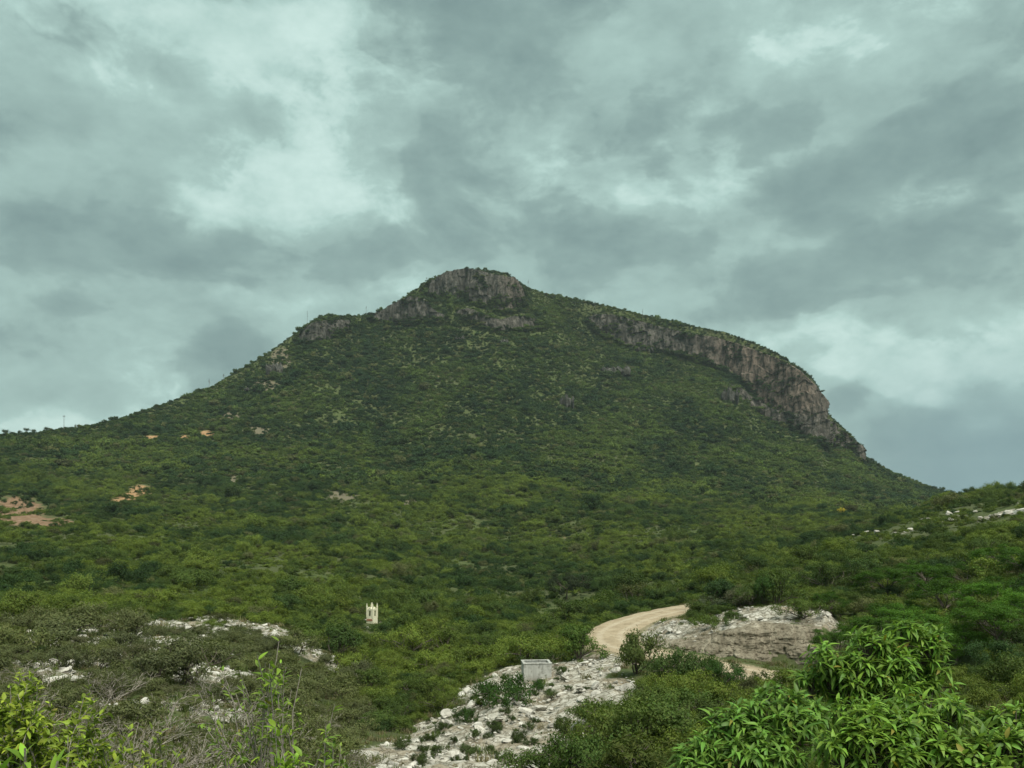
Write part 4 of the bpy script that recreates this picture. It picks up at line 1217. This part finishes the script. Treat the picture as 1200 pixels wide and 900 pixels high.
# agave flower stalks on the skyline
def stalk(px, hpx, label, dy=-6, branches=True):
    Y = float(pchip(RIDGE_Y[:, 0], RIDGE_Y[:, 1], np.array([px]))[0]) + dy; X = (px - 600) / F * Y
    rng = np.random.default_rng(int(px)); H = hpx / F * Y
    o = empty('agave', (X, Y, gz(X, Y) - .2)); tag(o, label, 'agave')
    s = [(np.zeros(3), np.array([.05, 0, H * .5]), .16, .13), (np.array([.05, 0, H * .5]), np.array([.12, 0, H]), .13, .07)]
    V, f = tubes(s, 6); obj('stalk', new_mesh('stalk', V, f, M_pole), o)
    if branches:
        b = []
        for k in range(14):
            z = H * rng.uniform(.62, .98); a = rng.uniform(0, 6.28); L = .95 * (1.15 - z / H) * 3
            b.append((np.array([.1, 0, z]), np.array([.1 + math.cos(a) * L * .6, math.sin(a) * L * .6, z + .25]), .09, .16))
        V, f = tubes(b, 5); obj('flower_head', new_mesh('flower_head', V, f, M_pole), o)
    n = 16; V = []; Fc = []
    for k in range(n):
        a = 6.283 * k / n; d = np.array([math.cos(a), math.sin(a), .8]); sd = np.array([-math.sin(a), math.cos(a), 0]) * .16
        V += [sd, -sd, d * .8 - sd, d * 1.5, d * .8 + sd]; Fc.append([5 * k, 5 * k + 1, 5 * k + 2, 5 * k + 3, 5 * k + 4])
    r = obj('rosette', new_mesh('rosette', V, np.array(Fc), M_leaf), o); r["tint"] = [.06, .075, .05]


for px, h, lb in [(245, 14, 'thin agave stalk on the ridge line of the left flank'), (262, 9, 'short forked agave stalk beside a thin one on the left flank'),
                  (360, 18, 'agave stalk just left of the small grey crag on the skyline'), (429, 13, 'agave stalk in the notch left of the summit crag'),
                  (500, 9, 'short agave stalk on the upper left edge of the summit crag'), (619, 12, 'agave stalk just right of the summit on the skyline'),
                  (753, 15, 'agave stalk on the flat shoulder above the cliff'), (697, 10, 'short agave stalk on the skyline between summit and flat shoulder'),
                  (921, 13, 'agave stalk on the falling edge above the brown cliff'), (951, 12, 'agave stalk at the outer corner of the brown cliff')]:
    stalk(px, h, lb)


def pole():
    px = 75; Y = 690.0; X = (px - 600) / F * Y
    o = empty('lamp_pole', (X, Y, gz(X, Y) - .3)); tag(o, 'thin grey pole with a small head on the low left ridge', 'pole')
    H = 12.0
    V, f = tubes([(np.zeros(3), np.array([0, 0, H]), .22, .14)], 8); obj('shaft', new_mesh('shaft', V, f, M_pole), o)
    V, f = tubes([(np.array([-.9, 0, H]), np.array([.9, 0, H]), .25, .25)], 6); obj('head', new_mesh('head', V, f, M_pole), o)


pole()


# ------------------------------------------------------------------ concrete tank and shrine
def box(cx, cy, cz, sx, sy, sz, bev=.012):
    import bmesh
    bm = bmesh.new(); bmesh.ops.create_cube(bm, size=1.0)
    bmesh.ops.scale(bm, vec=(sx, sy, sz), verts=bm.verts)
    if bev: bmesh.ops.bevel(bm, geom=bm.edges, offset=bev, segments=1, affect='EDGES')
    bmesh.ops.translate(bm, vec=(cx, cy, cz), verts=bm.verts)
    me = bpy.data.meshes.new('piece'); bm.to_mesh(me); bm.free()
    return me


def piece(name, me, mat, parent):
    me.name = name; me.materials.append(mat)
    return obj(name, me, parent)


def tank():
    Y = 60.5; X = (628.5 - 600) / F * Y; z = (HZ - 797) / F * Y
    o = empty('concrete_tank', (X, Y, z), math.radians(5)); tag(o, 'small square open concrete tank on the white rocky slope', 'tank')
    W, D, H, T = 1.9, 1.6, 1.22, .13
    piece('front_wall', box(0, -D / 2 + T / 2, H / 2 - .25, W, T, H + .5), M_conc, o)
    piece('back_wall', box(0, D / 2 - T / 2, H / 2 - .25, W, T, H + .5), M_conc, o)
    for s in (-1, 1):
        piece('side_wall', box(s * (W / 2 - T / 2), 0, H / 2 - .25, T, D - 2 * T, H + .5 - .01), M_conc, o)
    piece('floor_slab', box(0, 0, .05, W - 2 * T, D - 2 * T, .12), M_conc, o)
    for s in (-1, 1):
        piece('coping', box(0, s * (D / 2 - T / 2), H + .03, W + .06, T + .06, .06), M_conc, o)
        piece('coping', box(s * (W / 2 - T / 2), 0, H + .027, T + .06, D - 2 * T - .06, .055), M_conc, o)


tank()


def shrine():
    Y = 124.0; X = (436 - 600) / F * Y; z = gz(X, Y)
    zt = (HZ - 725) / F * Y
    z = max(z, zt)
    o = empty('shrine', (X, Y, z), math.radians(-28), .88); tag(o, 'small cream chapel-like shrine with pinnacles on a red brick base', 'shrine')
    W, H = 1.15, 1.75
    base = piece('base', box(0, 0, -.35, W + .12, W + .12, .9), M_cream, o)
    for i in range(6):
        for j in range(3):
            piece('brick', box(-.46 + .185 * i + (.09 if j % 2 else 0) - .05, -W / 2 - .075, -.28 + .115 * j, .17, .05, .095, .006), M_brick, base)
    for sx in (-1, 1):
        for sy in (-1, 1):
            c = piece('corner_post', box(sx * W / 2, sy * W / 2, .1 + H / 2, .17, .17, H), M_cream, o)
            import bmesh
            bm = bmesh.new(); bmesh.ops.create_cone(bm, cap_ends=True, segments=4, radius1=.13, radius2=.03, depth=.62)
            bmesh.ops.rotate(bm, cent=(0, 0, 0), matrix=__import__('mathutils').Matrix.Rotation(math.pi / 4, 3, 'Z'), verts=bm.verts)
            bmesh.ops.translate(bm, vec=(sx * W / 2, sy * W / 2, .1 + H + .31), verts=bm.verts)
            me = bpy.data.meshes.new('pinnacle'); bm.to_mesh(me); bm.free(); piece('pinnacle', me, M_cream, c)
    # each side: two jambs, a gable over a narrow opening, on the two visible faces and their opposites
    for k in range(4):
        a = k * math.pi / 2
        def place(me):
            from mathutils import Matrix
            me.transform(Matrix.Rotation(a, 4, 'Z'))
            return me
        for s in (-1, 1):
            piece('wall_panel', place(box(s * .34, -W / 2, .1 + .62, .30, .10, 1.24)), M_cream, o)
        piece('sill', place(box(0, -W / 2, .1 + .16, .378, .104, .32)), M_cream, o)
        V = [(-.50, -.06, 0), (.50, -.06, 0), (.50, -.06, .12), (0, -.06, .52), (-.50, -.06, .12)]; V = V + [(x, .06, zz) for x, y, zz in V]
        V = np.array(V) + [0, -W / 2, .1 + 1.243]
        import bmesh
        me = bpy.data.meshes.new('gable'); me.from_pydata([tuple(v) for v in V], [], [[0, 1, 2, 3, 4], [9, 8, 7, 6, 5], [0, 5, 6, 1], [1, 6, 7, 2], [2, 7, 8, 3], [3, 8, 9, 4], [4, 9, 5, 0]]); me.update()
        piece('gable', place(me), M_cream, o)
    me = bpy.data.meshes.new('roof'); h = W / 2 - .07
    me.from_pydata([(-h, -h, 1.42), (h, -h, 1.42), (h, h, 1.42), (-h, h, 1.42), (0, 0, 1.95)], [], [[0, 1, 4], [1, 2, 4], [2, 3, 4], [3, 0, 4], [3, 2, 1, 0]]); me.update()
    r = piece('roof', me, M_cream, o)
    piece('spire', box(0, 0, 2.22, .10, .10, .75), M_cream, r)


shrine()

# ------------------------------------------------------------------ broad-leaved bushes close by on the right
def leaf_mesh(name, L, W, droop, mat, fold=.25):
    """a bent lance-shaped blade along +X, tip drooping"""
    ts = np.array([0, .12, .35, .62, .85, 1.0]); ws = np.array([.10, .55, 1.0, .82, .38, .02]) * W / 2
    V = []
    for t, w in zip(ts, ws):
        x = L * t * (1 - .12 * droop * t); z = -droop * L * .55 * t * t
        V += [(x, -w, z + w * fold), (x, 0, z), (x, w, z + w * fold)]
    f = []
    for k in range(len(ts) - 1):
        a = 3 * k; f += [[a, a + 3, a + 4, a + 1], [a + 1, a + 4, a + 5, a + 2]]
    return np.array(V), np.array(f)


def rot_to(dirs, rng, roll):
    """rotation matrices taking +X to dirs with blade faces up, rolled a little"""
    d = dirs / np.linalg.norm(dirs, axis=1)[:, None]
    up = np.array([0, 0, 1.]) - d * d[:, 2:3]; nn = np.linalg.norm(up, axis=1)
    up = np.where((nn < .05)[:, None], np.array([1., 0, 0]) - d * d[:, :1], up); up /= np.linalg.norm(up, axis=1)[:, None]
    side = np.cross(up, d)
    c, s = np.cos(roll)[:, None], np.sin(roll)[:, None]
    s2 = side * c + up * s; u2 = up * c - side * s
    return np.stack([d, s2, u2], 2)


from mathutils import Matrix


def leafy_bush(name, base, lobes, label, seed, tint, L=.15, W=.040, nper=66, nleaf=12, group=None, solo=300, droop=1.15, cone=(30, 120), fill=.55):
    """lobes: (px,py,radius px,distance). Whorls of drooping leaves over rounded heads; limbs run to each head"""
    rng = np.random.default_rng(seed)
    bx, by = (base[0] - 600) / F * base[1], base[1]; bz = gz(bx, by) - .05
    o = empty(name, (bx, by, bz)); tag(o, label, 'bush', group)
    B = np.array([bx, by, bz])
    leaf0 = [leaf_mesh('leaf', L, W, dr, None) for dr in (droop * .6, droop, droop * 1.35)]
    segs = []; pos = []; dirs = []
    for (lx, ly, lr, lY) in lobes:
        c = wpt(lx, ly, lY) - B; r = lr / F * lY
        mid = c * .5 + rng.normal(0, .08, 3); mid[2] = c[2] * .62
        rr = .035
        j = c - np.array([0, 0, r * .5])
        segs += [(np.array([rng.normal(0, .08), rng.normal(0, .08), 0]), mid, rr, rr * .75), (mid, j, rr * .75, rr * .5)]
        n = int(nper * (r / .45) ** 2) + 6
        d = rand_unit(rng, n, .55); q = c + d * r * (rng.uniform(fill, 1.0, n) ** .6)[:, None] * np.array([1, 1, .9])
        for k in range(n):
            axis = d[k] * .55 + np.array([0, 0, .75]) + rng.normal(0, .15, 3); axis /= np.linalg.norm(axis)
            segs.append((j + (q[k] - j) * .12, q[k], .012, .006))
            e1 = np.cross(axis, [1, .3, 0]); e1 /= np.linalg.norm(e1); e2 = np.cross(axis, e1)
            m = rng.integers(nleaf - 3, nleaf + 4)
            th = np.arange(m) * 2.399 + rng.uniform(0, 6.28)
            po = np.radians(np.linspace(cone[0], cone[1], m) + rng.normal(0, 8, m))
            dd = axis * np.cos(po)[:, None] + (e1 * np.cos(th)[:, None] + e2 * np.sin(th)[:, None]) * np.sin(po)[:, None]
            dirs.append(dd); pos.append(q[k] + axis * (.05 * np.linspace(1, -.6, m))[:, None])
    pos = np.concatenate(pos); dirs = np.concatenate(dirs); n = len(pos)
    R = rot_to(dirs, rng, rng.normal(0, .35, n)); sc = np.clip(rng.normal(.88, .22, n), .4, 1.3); kind = rng.integers(0, 3, n)
    W3 = pos + B; px = 600 + W3[:, 0] / W3[:, 1] * F; py = HZ - W3[:, 2] / W3[:, 1] * F
    # how far out a leaf stands towards the viewer
    cen = np.array([wpt(a, b, c) for a, b, r_, c in lobes]); rad = np.array([r_ / F * c for a, b, r_, c in lobes])
    inner = np.min(np.stack([np.linalg.norm(W3 - cen[k], axis=1) / rad[k] for k in range(len(cen))]), 0)
    view = -W3 / np.linalg.norm(W3, axis=1)[:, None]
    out = np.max(np.stack([((W3 - cen[k]) * view).sum(1) / rad[k] - 2 * np.maximum(0, np.linalg.norm(W3 - cen[k], axis=1) / rad[k] - 1.1) for k in range(len(cen))]), 0)
    vis = (px > 2) & (px < 1198) & (py < 895)
    order = np.argsort(-(out + .3 * rng.random(n)) - 5 * vis)
    solo_i = order[:solo]; rest = order[solo:]
    solo_mesh = [new_mesh('leaf', v, f, M_bigsolo, True) for v, f in leaf0]
    for i in solo_i:
        l = bpy.data.objects.new('leaf', solo_mesh[kind[i]]); COL.objects.link(l); l.parent = o
        m = Matrix([list(R[i, 0] * sc[i]) + [pos[i, 0]], list(R[i, 1] * sc[i]) + [pos[i, 1]], list(R[i, 2] * sc[i]) + [pos[i, 2]], [0, 0, 0, 1]])
        l.matrix_local = m; l["tint"] = [float(x) * 1.5 for x in tint]
    VV, FF = [], []; off = 0
    for kd in range(3):
        ii = rest[kind[rest] == kd]; v, f = leaf0[kd]
        if len(ii) == 0: continue
        vv = np.einsum('nij,vj->nvi', R[ii] * sc[ii][:, None, None], v) + pos[ii][:, None]
        VV.append(vv.reshape(-1, 3)); FF.append((f[None] + (np.arange(len(ii)) * len(v))[:, None, None]).reshape(-1, 4) + off); off += vv.shape[0] * vv.shape[1]
    if VV:
        fo = obj('foliage', new_mesh('foliage', np.concatenate(VV), np.concatenate(FF), M_big, True), o); fo["tint"] = [float(x) * 1.5 for x in tint]; fo["kind"] = "stuff"
    V, f = tubes(segs, 5); obj('branches', new_mesh('branches', V, f, M_bark, True), o).name = 'limb'
    return o


G1 = (.085, .160, .020)
leafy_bush('leafy_bush', (1040, 11.4), [(1078, 762, 29, 11.2), (1062, 748, 18, 11.0), (1016, 764, 26, 11.0), (1003, 792, 24, 10.8), (1046, 786, 26, 10.9), (965, 775, 19, 10.9), (975, 800, 22, 11.0), (1090, 795, 24, 11.3), (1045, 815, 28, 10.7), (1005, 828, 30, 10.8), (950, 806, 18, 11.0), (1088, 825, 26, 11.0)],
           'tall broad-leaved bush with whorls of drooping leaves, head above its neighbours', 601, G1)
leafy_bush('leafy_bush', (890, 9.8), [(912, 830, 25, 9.8), (884, 842, 22, 9.7), (858, 856, 26, 9.6), (930, 858, 28, 9.5), (900, 868, 24, 9.4), (838, 882, 27, 9.4), (872, 890, 28, 9.2), (912, 895, 30, 9.1), (948, 838, 18, 9.9), (815, 896, 22, 9.3)],
           'rounded broad-leaved bush with drooping leaves beside the olive thicket', 602, (.076, .150, .022))
leafy_bush('leafy_bush', (1030, 8.8), [(1000, 848, 26, 8.8), (1030, 846, 24, 8.9), (1068, 842, 26, 8.9), (1050, 868, 28, 8.6), (1015, 878, 28, 8.5), (985, 886, 26, 8.6), (1045, 895, 32, 8.4), (1090, 872, 27, 8.7), (1112, 838, 18, 9.2), (1100, 896, 28, 8.5)],
           'spreading broad-leaved bush in front of the tall one with pale new leaf tips', 603, (.092, .168, .021))
leafy_bush('leafy_bush', (1170, 8.6), [(1160, 862, 25, 8.8), (1190, 850, 24, 8.8), (1140, 888, 25, 8.5), (1175, 886, 28, 8.4), (1205, 880, 28, 8.4), (1150, 902, 26, 8.3), (1212, 858, 20, 8.8)],
           'light green broad-leaved bush beside the spreading one with smaller flatter leaves', 604, (.098, .172, .026), L=.13, W=.048, droop=.5, nleaf=9)
# finer shrubs filling in behind and below
for (px, py, wd, hg, Y, k, c, lb) in [(1130, 850, 110, 105, 15.5, 4, (.075, .115, .026), 'soft fine-leaved light green shrub behind the broad-leaved bushes'),
                                      (1190, 840, 90, 90, 16, 0, (.055, .075, .026), 'dull olive shrub behind the light green broad-leaved bush'),
                                      (940, 880, 90, 90, 13, 1, (.05, .07, .02), 'olive shrub filling the gap between two broad-leaved bushes'),
                                      (948, 905, 50, 50, 9.0, 5, (.085, .050, .022), 'small reddish brown shrub between the leafy bushes'),
                                      (1090, 860, 90, 70, 13, 5, (.04, .065, .018), 'dark shrub behind the spreading broad-leaved bush')]:
    shrub(px, py, wd, hg, Y, k, c, lb)

# ------------------------------------------------------------------ close by on the left: dry twiggy shrubs and leafy shoots
def dry_shape(seed, R=1.0, H=1.0, stems=9, levels=3, spread=.5):
    rng = np.random.default_rng(seed); segs, tips = [], []
    for k in range(stems):
        a = rng.uniform(0, 6.28); t = rng.uniform(.15, 1.0)
        grow(rng, rng.normal(0, .06, 3) * (1, 1, 0), (math.cos(a) * t * R, math.sin(a) * t * R, H * rng.uniform(.5, 1)), .42 * math.hypot(t * R, H), .022, levels, 3, spread, .03, .2, .64, segs, tips)
    T = np.array([t[0] for t in tips]); k = np.array([R / np.percentile(np.abs(T[:, :2]), 96)] * 2 + [H / T[:, 2].max()])
    return [(a * k, b * k, max(r0 * .55, .0035), max(r1 * .55, .003)) for a, b, r0, r1 in segs], [(t[0] * k, t[1]) for t in tips]


DRY = []
for s in range(4):
    sg, tp = dry_shape(700 + s, 1.0, [.8, 1.0, .7, 1.1][s], [10, 9, 12, 8][s])
    V, f = tubes(sg, 3); rng = np.random.default_rng(720 + s)
    C = clump_points(rng, tp, 2, .06); Vl, Fl = leaves_at(rng, C, .055, .5, .5)
    DRY.append((new_mesh('foliage', Vl, Fl, M_leaf), new_mesh('twigs', V, f, M_twig)))
rd = np.random.default_rng(88)
for (px, Y, r, h, k) in [(60, 17, 1.2, 1.3, 0), (140, 15, 1.1, 1.5, 1), (205, 18, 1.3, 1.3, 2), (265, 15, 1.1, 1.2, 3), (330, 17, 1.2, 1.25, 0), (385, 20, 1.1, 1.1, 1), (160, 22, 1.4, 1.3, 3), (250, 24, 1.5, 1.4, 2),
                         (330, 26, 1.4, 1.4, 1), (90, 26, 1.5, 1.4, 2), (30, 24, 1.5, 1.4, 3), (400, 29, 1.4, 1.2, 0), (200, 30, 1.6, 1.4, 1), (290, 33, 1.6, 1.4, 3), (130, 35, 1.6, 1.5, 0), (40, 36, 1.7, 1.5, 1),
                         (120, 12.5, 1.1, 1.4, 3), (185, 13, 1.2, 1.5, 0), (260, 12.5, 1.1, 1.4, 2), (310, 13.5, 1.2, 1.4, 1), (370, 14.5, 1.1, 1.2, 3), (60, 13, 1.2, 1.5, 2), (235, 9.8, .8, 1.2, 0), (170, 9.5, .8, 1.25, 3), (220, 11.5, .9, 1.1, 1), (300, 11, .85, 1.0, 2), (360, 12.5, .8, .9, 3), (150, 11, .9, 1.2, 0), (420, 34, 1.3, 1.1, 2), (360, 38, 1.5, 1.3, 0), (245, 40, 1.6, 1.5, 3), (160, 44, 1.7, 1.5, 2)]:
    X = (px - 600) / F * Y
    o = empty('dry_shrub', (X, Y, gz(X, Y) - .03), rd.uniform(0, 6.28), (r, r, h)); tag(o, ('tall ' if h > 1.35 else 'low ' if h < 1.15 else '') + ('wide ' if r > 1.35 else 'narrow ' if r < 1 else '') + 'grey leafless twiggy shrub ' + ('right behind the leafy shoots' if Y < 14 else 'halfway down the near bank' if Y < 28 else 'at the foot of the near bank by pale rocks'), 'shrub', 'leafless shrubs on the near bank')
    a = obj('foliage', DRY[k][0], o); a["tint"] = [float(x) for x in np.array((.095, .10, .04)) * rd.uniform(.7, 1.2)]
    obj('twig', DRY[k][1], o)


def shoot_bush(name, px, Y, R, H, label, seed, tint, L, W, stems, levels, per, bare=.35, r0=.02, spread=.5, up=.10, solo=300):
    """a forked woody plant, bare below, with pointed leaves set along its twigs"""
    rng = np.random.default_rng(seed); X = (px - 600) / F * Y; z = gz(X, Y) - .05
    o = empty(name, (X, Y, z)); tag(o, label, 'bush')
    segs, tips = [], []
    for k in range(stems):
        a = rng.uniform(0, 6.28); t = rng.uniform(.05, .9)
        grow(rng, rng.normal(0, .05, 3) * (1, 1, 0), (math.cos(a) * t * R, math.sin(a) * t * R, H * rng.uniform(.6, 1)), .45 * math.hypot(t * R, H), r0, levels, 3, spread, up, .26, .62, segs, tips)
    T = np.array([t[0] for t in tips]); k = np.array([R / np.percentile(np.abs(T[:, :2]), 97)] * 2 + [H / T[:, 2].max()])
    segs = [(a * k, b * k, max(a0, .004), max(b0, .003)) for a, b, a0, b0 in segs]
    pos, dirs = [], []
    for a, b, ra, rb in segs:
        if ra > r0 * .62 or b[2] < H * bare: continue
        ax = (b - a) / np.linalg.norm(b - a)
        for _ in range(per):
            q = a + (b - a) * rng.uniform(.1, 1.05); side = rng.normal(0, 1, 3); side -= ax * side.dot(ax); side /= np.linalg.norm(side)
            pos.append(q); dirs.append(ax * rng.uniform(.4, 1.1) + side * rng.uniform(.5, 1.0) + np.array([0, 0, -.05]))
    pos = np.array(pos); dirs = np.array(dirs); n = len(pos); R3 = rot_to(dirs, rng, rng.normal(0, .4, n)); sc = rng.uniform(.55, 1.15, n); kind = rng.integers(0, 2, n)
    lv = [leaf_mesh('leaf', L, W, .3, None), leaf_mesh('leaf', L, W, .8, None)]; ms = [new_mesh('leaf', v, f, M_bigsolo, True) for v, f in lv]
    W3 = pos + np.array([X, Y, z]); qx = 600 + W3[:, 0] / W3[:, 1] * F; qy = HZ - W3[:, 2] / W3[:, 1] * F
    seen = (qx > 3) & (qx < 1197) & (qy < 893)
    order = np.argsort(W3[:, 1] + 50 * ~seen + rng.normal(0, .15, n))
    for i in order[:solo]:
        l = bpy.data.objects.new('leaf', ms[kind[i]]); COL.objects.link(l); l.parent = o
        l.matrix_local = Matrix([list(R3[i, r] * sc[i]) + [pos[i, r]] for r in range(3)] + [[0, 0, 0, 1]]); l["tint"] = [float(x) * 1.5 for x in tint]
    VV, FF = [], []; off = 0
    for kd in range(2):
        ii = order[solo:][kind[order[solo:]] == kd]; v, f = lv[kd]
        if len(ii) == 0: continue
        vv = np.einsum('nij,vj->nvi', R3[ii] * sc[ii][:, None, None], v) + pos[ii][:, None]
        VV.append(vv.reshape(-1, 3)); FF.append((f[None] + (np.arange(len(ii)) * len(v))[:, None, None]).reshape(-1, 4) + off); off += vv.shape[0] * vv.shape[1]
    if VV:
        fo = obj('foliage', new_mesh('foliage', np.concatenate(VV), np.concatenate(FF), M_big, True), o); fo["tint"] = [float(x) * 1.5 for x in tint]; fo["kind"] = "stuff"
    V, f = tubes(segs, 5); obj('stem', new_mesh('stem', V, f, M_twig, True), o)
    print(name, n, 'leaves')


def top_at(px, Y, py):
    """height a plant needs at that place to reach that height angle"""
    return (HZ - py) / F * Y - gz((px - 600) / F * Y, Y)


for (px, Y, R, py, lb, sd, c, L, W, st, lv, per, bare, spread) in [
    (35, 7.6, .72, 786, 'dense yellow green leafy bush with grey forked stems on the near bank', 801, (.150, .200, .020), .085, .036, 10, 3, 6, .4, .6),
    (105, 7.2, .62, 806, 'yellow green leafy bush with forked grey stem, thinner than the one beside it', 802, (.140, .190, .020), .085, .036, 7, 3, 5, .4, .6),
    (20, 5.2, .30, 862, 'bright green shoots with long leaves in front of the yellow green bush', 803, (.12, .22, .02), .14, .042, 5, 1, 6, .5, .4),
    (325, 9.4, .62, 742, 'tall leggy bush with sparse bright leaves rising over the dry twigs', 804, (.12, .19, .02), .12, .042, 7, 2, 3, .62, .85),
    (285, 9.8, .55, 776, 'slender bush with small bright leaves leaning beside the tall leggy one', 805, (.10, .155, .022), .09, .034, 7, 2, 3, .55, .85),
    (335, 6.6, .58, 838, 'low bright lime bush with pointed leaves in front of the dry twigs', 806, (.14, .23, .018), .13, .042, 7, 2, 4, .6, .8),
    (190, 8.2, .60, 838, 'open bush with scattered small lime leaves on thin grey stems', 807, (.15, .21, .02), .085, .034, 6, 2, 4, .5, .65),
    (400, 9.0, .40, 842, 'small fresh green bush at the right end of the dry twigs', 808, (.095, .15, .022), .09, .034, 5, 2, 5, .4, .6)]:
    shoot_bush('shoot_bush', px, Y, R, top_at(px, Y, py), lb, sd, c, L, W, st, lv, per, bare, .016, spread, .02)

# ------------------------------------------------------------------ air
def haze():
    m = bpy.data.materials.new('haze'); m.use_nodes = True
    t = NT(m.node_tree); t.N.clear()
    v = t.node('ShaderNodeVolumePrincipled'); v.inputs['Color'].default_value = (.80, .92, .93, 1); v.inputs['Density'].default_value = .00007
    v.inputs['Anisotropy'].default_value = .2
    out = t.node('ShaderNodeOutputMaterial'); t.L.new(v.outputs[0], out.inputs['Volume'])
    x0, x1, y0, y1, z0, z1 = -4700, 4700, -60, 4400, -60, 345
    V = [(x, y, z) for z in (z0, z1) for y in (y0, y1) for x in (x0, x1)]
    me = new_mesh('haze', V, np.array([[0, 2, 3, 1], [4, 5, 7, 6], [0, 1, 5, 4], [2, 6, 7, 3], [0, 4, 6, 2], [1, 3, 7, 5]]), m)
    tag(obj('haze', me), 'thin pale haze in the air over the valley', 'haze', kind='stuff')


haze()
